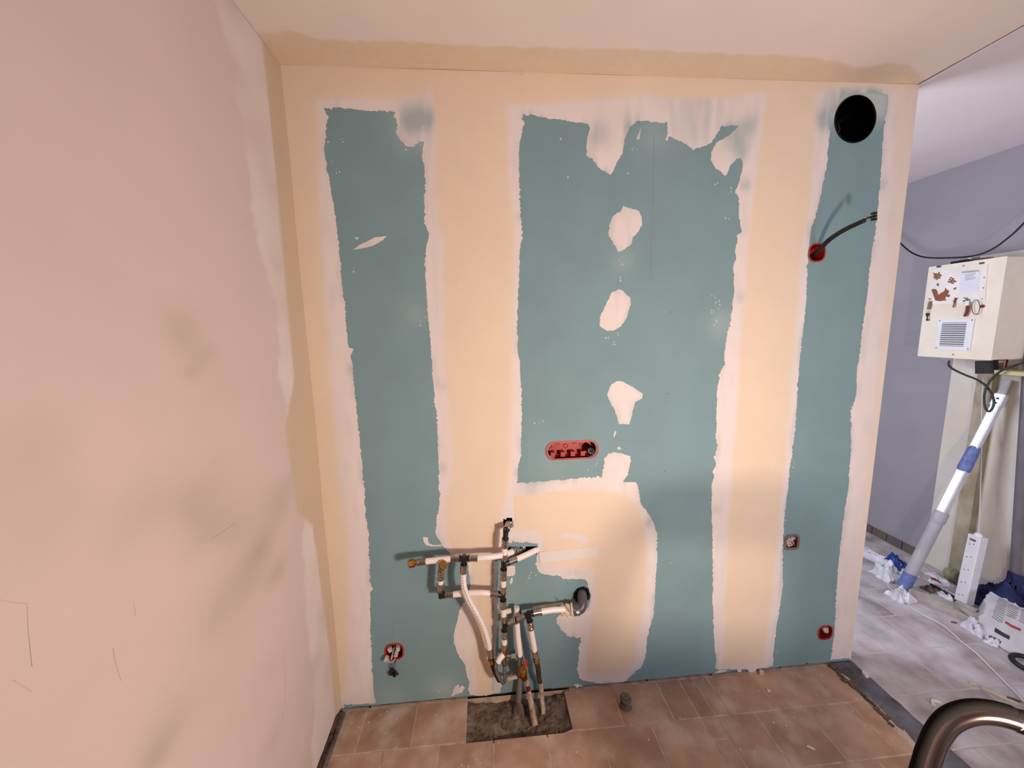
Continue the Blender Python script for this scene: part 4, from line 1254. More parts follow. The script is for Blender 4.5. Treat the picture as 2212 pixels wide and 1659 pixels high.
for k, (dx, dz) in enumerate(((-.008, -.078), (-.002, -.086), (-.016, -.087), (-.004, -.096))):
    tb.obox((cx + dx, -.014, cz + dz), (1, 0, .6), (0, 1, 0), (-.6, 0, 1), .0062, .006, .0075, .0015)
tb.tube([(cx - .02, -.014, cz - .09), (cx - .024, -.014, cz - .098)], .004, 8); tb.tube([(cx - .002, -.014, cz - .1), (cx - .001, -.014, cz - .108)], .004, 8); tb.tube([(cx + .006, -.014, cz - .09), (cx + .012, -.014, cz - .098)], .004, 8)
tb.obj('terminal_block', M_blackp, t)

# ------------------------------------------------------------------ air duct
dx, dz, dr = DUCT
du = thing('air_duct_outlet', (dx, 0, dz), 'round glossy black duct opening high in the teal board', 'duct')
mb = MB()
n = 48
for k in range(n):
    a0, a1 = 6.28319 * k / n, 6.28319 * (k + 1) / n
    prof = [(dr + .001, 0.0), (dr + .0015, -.003), (dr - .0005, -.006), (dr - .003, -.003), (dr - .004, .03), (dr - .004, .08)]
    vs0 = [(dx + r * math.cos(a), y, dz + r * math.sin(a)) for a in (a0, a1) for r, y in prof]
    m6 = len(prof)
    mb.add(vs0, [(i, i + 1, m6 + i + 1, m6 + i) for i in range(m6 - 1)])
mb.add([(dx + (dr - .004) * math.cos(6.28319 * k / n), .08, dz + (dr - .004) * math.sin(6.28319 * k / n)) for k in range(n)], [tuple(range(n))])
mb.obj('duct_liner', M_gloss, du, smooth=True, angle=50)
mb = MB()
mb.tube([(dx - .05, .012, dz - .045), (dx - .053, .008, dz - .03), (dx - .058, .012, dz - .012), (dx - .055, .012, dz - .002)], [.002, .004, .0045, .002], 8, sub=3); mb.obj('plastic_fold', M_gloss, du, smooth=True)

# ================================================================== HALL
# hanging black cable on the hall wall
hc = MB(); hc.tube([Vector((3.56, 1.35, 2.525)), at_x(1885, 462, 3.555), at_x(1925, 505, 3.5), at_x(1948, 528, 3.48), at_x(1970, 546, 3.46), at_x(2000, 556, 3.44), at_x(2050, 557, 3.4), at_x(2100, 553, 3.38), at_x(2140, 540, 3.4), at_x(2180, 512, 3.42), at_x(2212, 482, 3.44), at_x(2260, 430, 3.5), at_x(2330, 350, 3.555), Vector((3.562, .22, 2.525))], .0045, 10, sub=6)
tag(hc.obj('hanging_cable', M_black, None, smooth=True), 'thin black cable sagging across the hall wall above the cream box', 'cable')

# wall cabinet
XF = 3.32
fTL, fTR, fBR, fBL = at_x(2007, 576.5, XF), at_x(2174.5, 556.5, XF), at_x(2139, 779, XF), at_x(1984, 767, XF)
yl, yr = (fTL.y + fBL.y) / 2, (fTR.y + fBR.y) / 2
zt, zb = (fTL.z + fTR.z) / 2, (fBL.z + fBR.z) / 2
M_cab = mat('cream_cabinet_paint', srgb(236, 228, 212), 0.6, c2=srgb(226, 214, 196), scale=7, bump=0.08)
cab = thing('wall_cabinet', (XH - .1, (yl + yr) / 2, zb), 'old cream painted box cabinet with a small louvred vent on the hall wall', 'cabinet')
mb = MB(); mb.box((XF + .012, yr, zb), (XH - .008, yl, zt)); mb.obj('body', M_cab, cab)
mb = MB(); mb.obox((XF + .006, (yl + yr) / 2, (zt + zb) / 2), (0, 1, 0), (0, 0, 1), (1, 0, 0), (yl - yr) / 2 + .003, (zt - zb) / 2 + .003, .006, .003); mb.obj('front_board', M_cab, cab)


def F(px, py, off=0.0):
    p = at_x(px, py, XF - off)
    return p


def fpoly(pts, z0, th, name, mm, parent):
    q = [F(x, y) for x, y in pts]
    mb = MB(); mb.prism([(p.y, p.z) for p in q], (XF - z0, 0, 0), (0, 1, 0), (0, 0, 1), (-th, 0, 0))
    return mb.obj(name, mm, parent)


def K(x, y):
    """enlarged cabinet view -> photo pixel"""
    return 1940 + x / 4.364, 540 + y / 4.364


M_panel = mat('white_panel', srgb(240, 234, 228), 0.5)
fpoly([K(328, 188), K(850, 140), K(825, 478), K(640, 498), K(345, 512), K(300, 495)], 0, .004, 'white_panel', M_panel, cab)
for q in ((388, 155), (793, 122)):
    p = F(*K(*q)); mb = MB(); mb.tube([p + Vector((-.004, .008, 0)), p + Vector((-.004, -.008, 0))], .004, 8); mb.box((p.x - .004, p.y - .01, p.z - .006), (p.x, p.y + .01, p.z + .002)); mb.obj('hinge', M_steel, cab)
for q in ((620, 148), (522, 985), (820, 258), (812, 357), (800, 462)):
    p = F(*K(*q)); mb = MB(); mb.tube([p + Vector((.002, 0, 0)), p + Vector((-.006, 0, 0))], .003, 8); mb.obj('screw', M_dgrey, cab)
# vent
gv = [K(385, 650), K(727, 650), K(687, 947), K(360, 935)]
q = [F(*k) for k in gv]
gy0, gy1 = (q[1].y + q[2].y) / 2, (q[0].y + q[3].y) / 2
gz0, gz1 = (q[2].z + q[3].z) / 2, (q[0].z + q[1].z) / 2
iy0, iy1, iz0, iz1 = gy0 + .030, gy1 - .020, gz0 + .02, gz1 - .02
vg = MB()
for a, b in (((gy0, gz0), (gy1, iz0)), ((gy0, iz1), (gy1, gz1)), ((gy0, iz0), (iy0, iz1)), ((iy1, iz0), (gy1, iz1))):
    vg.box((XF - .007, a[0], a[1]), (XF, b[0], b[1]))
vent = vg.obj('vent_grille', M_white, cab)
mb = MB(); mb.box((XF - .002, iy0, iz0), (XF, iy1, iz1)); mb.obj('vent_back', M_black, vent)
ns = 11
for k in range(ns):
    z = iz0 + (k + .5) * (iz1 - iz0) / ns
    mb = MB(); mb.obox((XF - .0055, (iy0 + iy1) / 2, z), (0, 1, 0), (1, 0, .9), (-.9, 0, 1), (iy1 - iy0) / 2, .005, .0008); mb.obj('slat', M_white, vent)
for y_, z_ in ((gy0 + .008, gz0 + .008), (gy1 - .008, gz0 + .008), (gy0 + .008, gz1 - .008), (gy1 - .008, gz1 - .008)):
    mb = MB(); mb.tube([(XF - .006, y_, z_), (XF - .009, y_, z_)], .0032, 8); mb.obj('vent_screw', M_dgrey, vent)


def flatthing(name, pts, th, mm, label, cat, z0=.004, group=None):
    o = fpoly([K(*p) for p in pts], z0, th, name, mm, None)
    return tag(o, label, cat, group)


flatthing('squirrel_magnet', [(360, 475), (348, 440), (335, 405), (325, 375), (340, 366), (365, 372), (378, 392), (382, 420), (395, 418), (420, 400), (440, 392), (452, 375), (455, 357), (463, 372), (480, 380), (488, 395), (478, 408), (470, 412), (480, 420), (492, 420), (496, 432), (485, 446), (472, 440), (455, 440), (450, 462), (465, 476), (430, 478), (395, 482)], .003, M_squir, 'brown squirrel magnet on the cream cabinet', 'magnet')
flatthing('maple_leaf_magnet', [(348, 275), (360, 258), (340, 265), (350, 245), (336, 212), (358, 222), (372, 218), (380, 232), (395, 203), (402, 228), (424, 236), (404, 250), (402, 272), (385, 268), (372, 285), (366, 270)], .003, M_leaf, 'brown maple leaf magnet at the top left of the cabinet', 'magnet')
lm = thing('leaf_cluster_magnet', F(*K(515, 285)), 'small sprig-shaped brown magnet beside the pinned paper', 'magnet')
for a, b, r in ((505, 262, 9), (525, 272, 11), (495, 280, 10), (512, 288, 11), (535, 292, 13), (548, 298, 9), (486, 300, 10), (508, 304, 12), (525, 312, 10)):
    fpoly([K(a + r * math.cos(i * .9), b + r * .8 * math.sin(i * .9)) for i in range(7)], .004, .003, 'leaflet', M_leaf, lm)
flatthing('acorn_magnet', [(372, 322), (384, 312), (394, 324), (388, 340), (376, 338)], .003, M_leaf, 'tiny round brown magnet under the maple leaf', 'magnet')
flatthing('oak_leaf_magnet', [(530, 366), (548, 350), (557, 355), (550, 372), (536, 376)], .003, M_leaf, 'tiny pointed brown leaf magnet below the pinned paper', 'magnet')
pa = fpoly([K(605, 212), K(778, 192), K(765, 392), K(690, 402), K(580, 388)], .0045, .0015, 'pinned_paper', M_paper, None)
tag(pa, 'white paper sheet pinned to the cabinet front', 'paper')
mb = MB()
for k in range(5):
    a, b = F(*K(628 + 4 * (k % 2), 232 + 13 * k), .0065), F(*K(735 - 14 * (k % 3), 218 + 13 * k), .0065)
    mb.obox((a + b) / 2, (b - a), (1, 0, 0), (0, 0, 1), (b - a).length / 2, .0003, .0009)
mb.obj('handwriting', M_ink, pa)
flatthing('tape_strip', [(612, 205), (700, 196), (770, 190), (772, 200), (690, 212), (612, 216)], .002, M_tan, 'thin strip of brown tape along the top of the pinned paper', 'tape', .006)
# keys and hooks
k1 = thing('key_with_tag', F(*K(300, 470)), 'key with a brass tag hanging at the left edge of the cabinet', 'key')
mb = MB(); p = F(*K(314, 466), .0); mb.tube([p, p + Vector((-.014, 0, 0)), p + Vector((-.016, 0, .008))], .0022, 8); mb.obj('hook', M_leaf, k1)
mb = MB(); a, b = F(*K(305, 482), .012), F(*K(285, 562), .012); mb.tube([a, lerp(a, b, .1), lerp(a, b, .9), b], [.006, .0105, .0105, .006], 10, flat=.5); mb.obj('brass_tag', mat('tarnished_tag', srgb(134, 118, 84), 0.5), k1)
mb = MB(); c = F(*K(280, 585), .012); mb.tube([c + Vector((0, .006 * math.cos(a), .007 * math.sin(a))) for a in [i * .6283 for i in range(11)]], .001, 6, caps=False); mb.obj('ring', M_steel, k1)
mb = MB(); a, b = F(*K(277, 606), .012), F(*K(274, 668), .012); mb.tube([a + Vector((0, 0, .008)), a, lerp(a, b, .35)], [.006, .0125, .005], 10, flat=.4); mb.tube([lerp(a, b, .3), b], .004, 8, flat=.6); mb.obox(lerp(a, b, .85), (0, 1, 0), (1, 0, 0), (0, 0, 1), .006, .0015, .004); mb.obj('black_key', M_black, k1)
k2 = thing('brown_key', F(*K(540, 470)), 'brown key hanging at the middle of the cabinet front', 'key')
mb = MB(); p = F(*K(560, 462)); mb.tube([p, p + Vector((-.014, 0, 0)), p + Vector((-.015, 0, .007))], .0035, 8); mb.obj('hook', M_dred, k2)
mb = MB(); a, b = F(*K(535, 485), .01), F(*K(518, 542), .01); mb.tube([a + Vector((0, 0, .01)), a, lerp(a, b, .3)], [.006, .011, .004], 10, flat=.35); mb.tube([lerp(a, b, .25), b], .0032, 8); mb.obj('key_blade', M_leaf, k2)
k3 = thing('red_handled_opener', F(*K(645, 540)), 'metal opener with a red handle hanging on the cabinet', 'opener')
mb = MB(); p = F(*K(660, 460)); mb.tube([p, p + Vector((-.016, 0, 0)), p + Vector((-.018, .006, .008))], .003, 8); mb.tube([F(*K(615, 482), .012), F(*K(640, 478), .012), F(*K(668, 466), .012)], .004, 8); mb.obj('hook', M_steel, k3)
mb = MB(); a, b = F(*K(650, 480), .014), F(*K(650, 525), .014); mb.obox((a + b) / 2, (0, 1, 0), (1, 0, 0), (0, 0, 1), .008, .002, (a - b).length / 2); mb.obj('blade', M_white, k3)
mb = MB(); mb.tube([F(*K(655, 525), .014), F(*K(652, 560), .014), F(*K(640, 600), .014), F(*K(626, 626), .014)], [.0085, .0095, .0085, .0075], 10, sub=3, flat=.6); mb.obj('handle', M_dred, k3, smooth=True)
k4 = MB(); k4.tube([F(*K(733 + 38 * math.cos(a), 540 + 70 * math.sin(a) - 0.0), .012) for a in [i * 6.2832 / 20 for i in range(21)]], .0016, 6, caps=False)
tag(k4.obj('cord_loop', M_dwood, None, smooth=True), 'thin dark cord loop hanging on the cabinet beside the red handle', 'loop')
k5 = MB(); p = F(*K(800, 530)); k5.tube([p + Vector((.001, 0, 0)), p + Vector((-.006, 0, 0)), p + Vector((-.012, 0, 0))], [.004, .009, .006], 12)
k5.obj('red_knob', M_dred, cab, smooth=True)['label'] = 'small dark red knob'
# things on and under the cabinet
tp = thing('metal_bracket_on_cabinet', (XF + .05, (yl + yr) / 2, zt), 'dark metal clamp lying on top of the cream cabinet', 'clamp')
mb = MB(); mb.obox((XF + .06, yl - .11, zt + .012), (.2, 1, 0), (1, -.2, 0), (0, 0, 1), .045, .02, .009, .004); mb.obj('clamp_body', M_black, tp)
mb = MB(); mb.obox((XF + .055, yl - .19, zt + .015), (.1, 1, .05), (1, -.1, 0), (0, 0, 1), .06, .008, .004); mb.tube([(XF + .04, yl - .2, zt + .02), (XF + .04, yl - .17, zt + .02)], .006, 8); mb.obj('clamp_jaw', M_steel, tp)
ad = thing('black_adapter', at_x(2130, 792, 3.42), 'black power adapter hanging under the cream cabinet', 'adapter')
a, b = at_x(2134, 780, 3.43), at_x(2128, 806, 3.43)
mb = MB(); mb.obox((a + b) / 2, (0, 1, -.12), (1, 0, 0), (0, .12, 1), .038, .025, .036, .008); mb.obj('housing', M_black, ad)
mb = MB(); mb.tube([at_x(2140, 779, 3.46), at_x(2178, 777, 3.5)], .003, 8); mb.tube([at_x(2176, 778, 3.5), at_x(2170, 806, 3.52)], .004, 8); mb.obj('support_bar', M_dred, ad)
lc = MB(); lc.tube([at_x(2051, 779, 3.39), at_x(2049, 788, 3.387), at_x(2058, 797, 3.385), at_x(2085, 810, 3.385), at_x(2110, 820, 3.385), at_x(2130, 834, 3.385), at_x(2143, 853, 3.385), at_x(2147, 872, 3.385), at_x(2139, 888, 3.375), at_x(2130, 884, 3.37), at_x(2126, 865, 3.37), at_x(2128, 845, 3.37), at_x(2138, 824, 3.385), at_x(2160, 803, 3.39), at_x(2190, 790, 3.395), at_x(2212, 784, 3.40), at_x(2250, 776, 3.52), at_x(2270, 760, 3.54)], .0052, 10, sub=6)
tag(lc.obj('looped_cable', M_cable, None, smooth=True), 'dark grey cable with one loop hanging below the cream cabinet', 'cable')
sh = MB(); sh.box((3.42, .05, 1.31), (XH - .008, .38, 1.33))
tag(sh.obj('yellowed_shelf', M_yel), 'narrow yellowed wooden shelf edge under the cabinet', 'shelf')

# door post and pipes along the hall wall
dp = thing('old_door_post', (3.55, .465, 0), 'mould-stained narrow vertical post against the hall wall', 'post')
mb = MB(); mb.box((3.52, .435, .01), (XH - .008, .505, 1.36)); mb.obj('post_board', M_tan, dp)
bm = bmesh.new(); bmesh.ops.create_icosphere(bm, subdivisions=3, radius=.04)
for q in bm.verts:
    q.co *= 1 + .35 * noise.noise(q.co * 30); q.co.z = q.co.z * 1.2
me = bpy.data.meshes.new('mossy_foot'); bm.to_mesh(me); bm.free()
o = link('mossy_foot', me, M_moss, dp, smooth=True); o.matrix_parent_inverse = Matrix(); o.location = Vector((3.515, .47, .035)) - dp.location
gp = MB(); a, b = at_x(2191, 1272, 3.53), at_x(2216, 880, 3.53); dd = (b - a); gp.tube([a + dd * (-.12), a, b, a + dd * 1.45], .021, 16)
o = gp.obj('grey_wall_tube', M_darktube, None, smooth=True); tag(o, 'dark grey tube standing against the hall wall behind the blue cloth', 'tube')
wcab = MB(); wcab.tube([at_x(2124, 815, 3.49), at_x(2121, 900, 3.48), at_x(2119, 1000, 3.46), at_x(2117, 1100, 3.44), at_x(2114, 1150, 3.43), at_x(2115, 1180, 3.41), at_x(2117, 1196, 3.40)], .0032, 8, sub=5)
tag(wcab.obj('thin_white_cable', M_wcable, None, smooth=True), 'thin white cable hanging down to the power strip', 'cable')

# telescopic pole
tpz = thing('telescopic_pole', at_z(1950, 1270, 0), 'white telescopic pole with blue grips leaning on the hall wall', 'pole')
A = at_z(1952, 1268, .012)
Bp = at_x(2180, 822, 3.535)


def on(px, py):
    """point of the pole axis nearest that picture point"""
    d = ray(px, py).normalized(); u = (Bp - A)
    w = CAM - A
    a, b, c = d.dot(d), d.dot(u), u.dot(u)
    t_ = (a * u.dot(w) - b * d.dot(w)) / (a * c - b * b)
    return max(0, min(1, t_))


def ax_(t_):
    return lerp(A, Bp, t_)


t1, t2, t3, t4, t5 = on(1970, 1240), on(2036, 1108), on(2086, 1014), on(2112, 966), on(2162, 868)
mb = MB(); mb.tube([ax_(0), ax_(t1)], [.031, .031], 18); mb.obj('blue_foot', M_bluegrip, tpz, smooth=True, angle=40)
mb = MB(); mb.tube([ax_(t1 - .005), ax_(t2 - .02)], [.0285, .0285], 18); mb.obj('lower_tube', M_greytube, tpz, smooth=True, angle=40)
mb = MB(); mb.tube([ax_(t2 - .05), ax_(t2 - .045), ax_(t2), ax_(t2 + .005)], [.029, .0325, .0325, .027], 18); mb.obj('collar', M_greytube, tpz, smooth=True, angle=40)
u_ = (Bp - A).normalized(); s1 = u_.cross(Vector((0, 0, 1))).normalized(); s2 = u_.cross(s1)


def prof(t0, t1_, w, d, name, mm):
    a, b = ax_(t0), ax_(t1_)
    mb = MB(); mb.obox((a + b) / 2, s1 + s2 * .3, s2 - s1 * .3, u_, w, d, (b - a).length / 2, .005)
    return mb.obj(name, mm, tpz)


prof(t2, t3 + .01, .021, .021, 'square_profile', M_alu)
mb = MB(); mb.tube([ax_(t3 - .01), ax_(t3), ax_(t3 + .02), ax_(t4 - .03), ax_(t4)], [.026, .029, .029, .027, .022], 16); mb.obj('blue_grip', M_bluegrip, tpz, smooth=True, angle=40)
prof(t4 - .01, t5, .0185, .0185, 'upper_profile', M_alu)
prof(t5 - .02, t5 + .03, .022, .022, 'clamp_head', M_alu)
prof(t5 + .03, 1.0, .0165, .0165, 'grey_tip', M_greytube)
for k in range(2):
    c = ax_(t5 - .01 + .02 * k) + Vector((-.021, -.006, .006)); mb = MB(); mb.tube([c, c + Vector((-.004, 0, 0))], .005, 8); mb.obj('lock_button', M_blackp, tpz)

# power strip leaning by the post
base = at_z(2094, 1302, 0.0)
ps = thing('power_strip', base, 'white power strip standing upright against the hall wall', 'power strip')
tl, tr, bl, br_ = at_x(2097, 1196, 3.36), at_x(2119, 1206, 3.36), at_x(2080, 1291, 3.31), at_x(2101, 1300, 3.31)
cB = Vector((3.335, .285, .012)); cT = Vector((3.39, .305, .40))
u_ = (cT - cB).normalized(); n_ = Vector((-1, .12, .0)); n_ = (n_ - u_ * n_.dot(u_)).normalized(); w_ = u_.cross(n_)
cc = (cB + cT) / 2
mb = MB(); mb.obox(cc, w_, n_, u_, .031, .024, (cT - cB).length / 2, .005); mb.obj('housing', M_white, ps)
mb = MB(); mb.tube([cT, cT + u_ * .012, cT + u_ * .02], [.018, .016, .006], 14); mb.obj('strain_relief', M_white, ps, smooth=True, angle=40)
for k in range(5):
    c = cc + u_ * (-.155 + .075 * k) + n_ * .0245
    mb = MB(); mb.tube([c, c + n_ * .0008], [.021, .0205], 18); so = mb.obj('socket', M_white, ps)
    mb = MB()
    for s_ in (-1, 1):
        mb.tube([c + w_ * (.009 * s_) + n_ * .0006 + u_ * .004 * s_, c + w_ * (.009 * s_) + n_ * .0014 + u_ * .004 * s_], .0032, 8)
    mb.obj('pin_hole', M_dgrey, so)
mb = MB(); c = cc + u_ * .17 + n_ * .0246; mb.obox(c, w_, n_, u_, .014, .001, .006); mb.obj('switch', M_dgrey, ps)

# floor clutter
def plank(name, p0, p1, w, th, mm, label, cat, z=0.0):
    a, b = at_z(*p0, z + th / 2), at_z(*p1, z + th / 2)
    u = b - a
    mb = MB(); mb.obox((a + b) / 2, u, Vector((-u.y, u.x, 0)), (0, 0, 1), u.length / 2, w / 2, th / 2, .001)
    return tag(mb.obj(name, mm), label, cat)


plank('wooden_batten', (1966, 1276), (2094, 1342), .035, .028, M_wood, 'long pale batten on the floor running to the torn bag', 'batten')
plank('wooden_batten', (1890, 1185), (2010, 1252), .05, .018, M_wood, 'pale thin batten on the floor behind the pole foot', 'batten')
plank('grey_strip', (1905, 1240), (2040, 1320), .022, .008, M_greytube, 'short grey strip on the floor in front of the pole foot', 'strip')
plank('dark_rod', (2010, 1262), (2080, 1300), .012, .012, M_cable, 'thin dark rod lying on the white plastic near the power strip', 'rod', .012)
plank('wood_splinter', (2058, 1256), (2092, 1282), .02, .006, M_dwood, 'small dark wood splinter at the foot of the post', 'splinter')

rk = thing('slatted_wood_rack', at_z(2090, 1325, 0), 'small slatted wooden piece lying beside the torn bag', 'rack')
a, b = at_z(2068, 1300, .03), at_z(2108, 1318, .03)
mb = MB(); mb.obox((a + b) / 2, b - a, Vector((0, 0, 1)).cross(b - a), (0, 0, 1), (b - a).length / 2 + .004, .012, .005); mb.obj('top_rail', M_wood, rk)
for k in range(6):
    t_ = k / 5
    c0 = lerp(a, b, t_) + Vector((0, 0, -.012)); c1 = c0 + Vector((-.035, -.105, -.006))
    mb = MB(); mb.obox((c0 + c1) / 2, c1 - c0, Vector((0, 0, 1)).cross(c1 - c0), (0, 0, 1), (c1 - c0).length / 2, .0075, .006); mb.obj('slat', M_wood, rk)


def crumple(name, cx, cy, sx, sy, sz, mm, label, cat, seed, z0=0.0, n=20, rough=1.0, rot=0.0):
    mb = MB()
    vs, fs = [], []
    for j in range(n + 1):
        for i in range(n + 1):
            u, v_ = i / n * 2 - 1, j / n * 2 - 1
            e = max(0, 1 - max(abs(u), abs(v_)) ** 4)
            r_ = 1 + .28 * nz(u, v_, 2.3, seed)
            zz = sz * e * (.45 + .9 * nz(u, v_, 1.7, seed + 4) * rough + .45 * (1 - 2 * abs(nz(u, v_, 3.4, seed + 9))) * rough)
            zz = max(zz, .0)
            x, y = u * sx * r_ + .25 * sx * nz(u, v_, 3, seed + 2), v_ * sy * r_ + .25 * sy * nz(u, v_, 3, seed + 6)
            c_, s__ = math.cos(rot), math.sin(rot)
            vs.append((cx + x * c_ - y * s__, cy + x * s__ + y * c_, z0 + .0015 + zz))
    for j in range(n):
        for i in range(n):
            k = j * (n + 1) + i
            fs.append((k, k + 1, k + n + 2, k + n + 1))
    mb.add(vs, fs)
    nn = len(mb.v)
    rim = [i for i in range(n + 1)] + [j * (n + 1) + n for j in range(1, n + 1)] + [n * (n + 1) + i for i in range(n - 1, -1, -1)] + [j * (n + 1) for j in range(n - 1, 0, -1)]
    mb.add([(mb.v[i][0], mb.v[i][1], z0 + .0002) for i in rim], [tuple(range(len(rim)))])
    m_ = len(rim)
    mb.f += [(rim[k], rim[(k + 1) % m_], nn + (k + 1) % m_, nn + k) for k in range(m_)]
    o = mb.obj(name, mm, None, smooth=True, angle=55)
    return tag(o, label, cat)


def crump_px(name, px, py, *a, **k):
    p = at_z(px, py, 0)
    return crumple(name, p.x, p.y, *a, **k)


crump_px('plastic_sheet', 1892, 1206, .05, .15, .035, M_plast, 'crumpled clear white plastic sheet along the wall base', 'plastic sheet', 1.3, rot=.25)
crump_px('plastic_bag', 1922, 1246, .075, .07, .075, M_plast, 'white plastic bag bunched up beside the blue pole foot', 'plastic bag', 4.3)
crump_px('plastic_scrap', 1946, 1292, .05, .045, .05, M_plast, 'small white plastic scrap in front of the blue pole foot', 'plastic scrap', 6.1)
crump_px('plastic_sheet', 2018, 1252, .065, .07, .02, M_plast, 'flat white plastic sheet between the pole and the post', 'plastic sheet', 8.8)
crump_px('plastic_scrap', 2046, 1285, .045, .05, .022, M_plast, 'flat white plastic scrap in front of the power strip', 'plastic scrap', 2.8)
crump_px('blue_wrapper', 1934, 1224, .06, .045, .07, M_blue, 'crumpled bright blue wrapper on the white plastic', 'wrapper', 3.7)
crump_px('red_scrap', 2019, 1257, .012, .022, .008, M_dred, 'tiny red scrap on the white plastic', 'scrap', 5.5, z0=.012, n=6)
crump_px('cream_lump', 2068, 1256, .022, .022, .035, M_tape, 'cream plug lying at the foot of the mossy post', 'plug', 7.5, n=10)
crump_px('rubble_lump', 2008, 1275, .03, .03, .022, M_conc, 'small lump of rubble beside the white plastic', 'rubble', 9.9, n=10)
crump_px('navy_cloth', 2176, 1322, .085, .13, .17, M_navy, 'dark navy blue cloth heaped behind the torn bag', 'cloth', 2.2, n=26)

# torn cement bag
bg = thing('torn_cement_bag', at_z(2160, 1385, 0), 'torn white paper bag with grey printing lying by the hall wall', 'bag')
A0, A1 = at_z(2108, 1366, 0), at_z(2216, 1432, 0)       # front foot edge
T0, T1 = at_z(2136, 1290, .10), at_z(2240, 1340, .13)
nb = 22
vs, fs = [], []
for j in range(nb + 1):
    for i in range(nb + 1):
        s_, t_ = i / nb, j / nb
        p = lerp(lerp(A0, A1, s_), lerp(T0, T1, s_), t_)
        p.z = lerp(0.004, lerp(.13, .16, s_), math.sin(t_ * 1.5708)) + .006 * nz(s_, t_, 6, 3)
        p += Vector((.006 * nz(s_, t_, 5, 8), .006 * nz(s_, t_, 5, 12), 0))
        if i == 0:
            p += Vector((.02 * nz(0, t_, 9, 4), .02 * nz(1, t_, 9, 4), 0))
        if j == nb:
            p.z += .012 * nz(s_, 1, 14, 2)
        vs.append(p)
for j in range(nb):
    for i in range(nb):
        k = j * (nb + 1) + i
        fs.append((k, k + 1, k + nb + 2, k + nb + 1))
mb = MB(); mb.add(vs, fs)
ke = len(mb.v)
mb.add([v_ + Vector((.05, .07, -max(0, v_.z - .002))) if False else Vector((v_.x + .045, v_.y + .06, .004)) for v_ in [vs[nb * (nb + 1) + i] for i in range(nb + 1)]], [])
top = [nb * (nb + 1) + i for i in range(nb + 1)]
mb.f += [(top[i], top[i + 1], ke + i + 1, ke + i) for i in range(nb)]
mb.f.append(tuple([j * (nb + 1) for j in range(nb + 1)] + [ke]))
mb.f.append(tuple([j * (nb + 1) + nb for j in range(nb + 1)] + [ke + nb]))
mb.obj('paper_skin', M_bag, bg, smooth=True, angle=40)


def bagpt(s_, t_, off=.003):
    i, j = s_ * nb, t_ * nb
    i0, j0 = min(int(i), nb - 1), min(int(j), nb - 1)
    g = lambda a, b: vs[b * (nb + 1) + a]
    p = lerp(lerp(g(i0, j0), g(i0 + 1, j0), i - i0), lerp(g(i0, j0 + 1), g(i0 + 1, j0 + 1), i - i0), j - j0)
    nn = (g(i0 + 1, j0) - g(i0, j0)).cross(g(i0, j0 + 1) - g(i0, j0)).normalized()
    if nn.dot(CAM - p) < 0:
        nn = -nn
    return p + nn * off


def stripe(s0, s1, t_, hw, mm, name='printed_line', mb_=None):
    mb = mb_ or MB()
    k = 6
    vv, ff = [], []
    for i in range(k + 1):
        s_ = s0 + (s1 - s0) * i / k
        vv += [bagpt(s_, max(0, t_ - hw), .0022), bagpt(s_, min(.999, t_ + hw), .0022)]
    ff = [(2 * i, 2 * i + 2, 2 * i + 3, 2 * i + 1) for i in range(k)]
    mb.add(vv, ff)
    return mb


mb = MB()
for k in range(13):
    t_ = .93 - k * .045
    for s0, s1 in ((.2 + .01 * (k % 3), .42), (.45, .66 - .02 * (k % 2)), (.7, .97)):
        if k > 8 and s0 > .4:
            continue
        stripe(s0, s1, t_, .008, M_ink, mb_=mb)
o = mb.obj('printed_text', M_ink, bg); o['kind'] = 'stuff'
stripe(.48, .78, .42, .022, M_rink).obj('red_bar', M_rink, bg)
stripe(.34, .62, .2, .032, M_dink).obj('dark_bar', M_dink, bg)
mb = MB()
for k in range(7):
    stripe(.28 + .035 * k, .30 + .035 * k, .06 + .012 * (k % 2), .022, M_dink, mb_=mb)
o = mb.obj('printed_lettering', M_dink, bg)
q = bagpt(.02, .3)
t__ = crumple('torn_lining', A0.x - .005, A0.y + .01, .02, .045, .05, M_plast, None, None, 3.3, n=14)
t__.parent = bg; t__.matrix_parent_inverse = Matrix.Translation(-Vector(bg.location))
p_ = at_z(2150, 1392, 0)
t__ = crumple('torn_lining', p_.x + .012, p_.y + .005, .045, .02, .03, M_plast, None, None, 5.3, n=14)
t__.parent = bg; t__.matrix_parent_inverse = Matrix.Translation(-Vector(bg.location))

rb = MB(); c = at_z(2225, 1445, .0)
rb.tube([c + Vector((.055 * math.cos(a), .055 * math.sin(a), .02)) for a in [i * 6.2832 / 24 for i in range(25)]], .011, 10, caps=False)
tag(rb.obj('dark_hose_ring', M_black, None, smooth=True), 'dark rubber ring on the tiles at the right edge in front of the bag', 'ring')
cord = MB(); cord.tube([at_z(x, y, .004) for x, y in ((1915, 1262), (1935, 1282), (1957, 1300), (1970, 1313), (2002, 1332.5), (2030, 1346.5), (2052, 1363), (2078, 1386.6), (2110.5, 1412.5), (2143, 1445), (2175, 1477.5), (2212, 1516), (2260, 1570), (2330, 1640))], .004, 8, sub=5)
tag(cord.obj('white_floor_cord', M_wcable, None, smooth=True), 'long white cord running across the dusty hall tiles', 'cord')

# chips and scraps on the floor
def chip(px, py, pts, th, mm, label, cat='debris', name='plaster_chip'):
    c = at_z(px, py, .001)
    mb = MB(); mb.prism(pts, c, (1, 0, 0), (0, 1, 0), (0, 0, th))
    return tag(mb.obj(name, mm), label, cat)


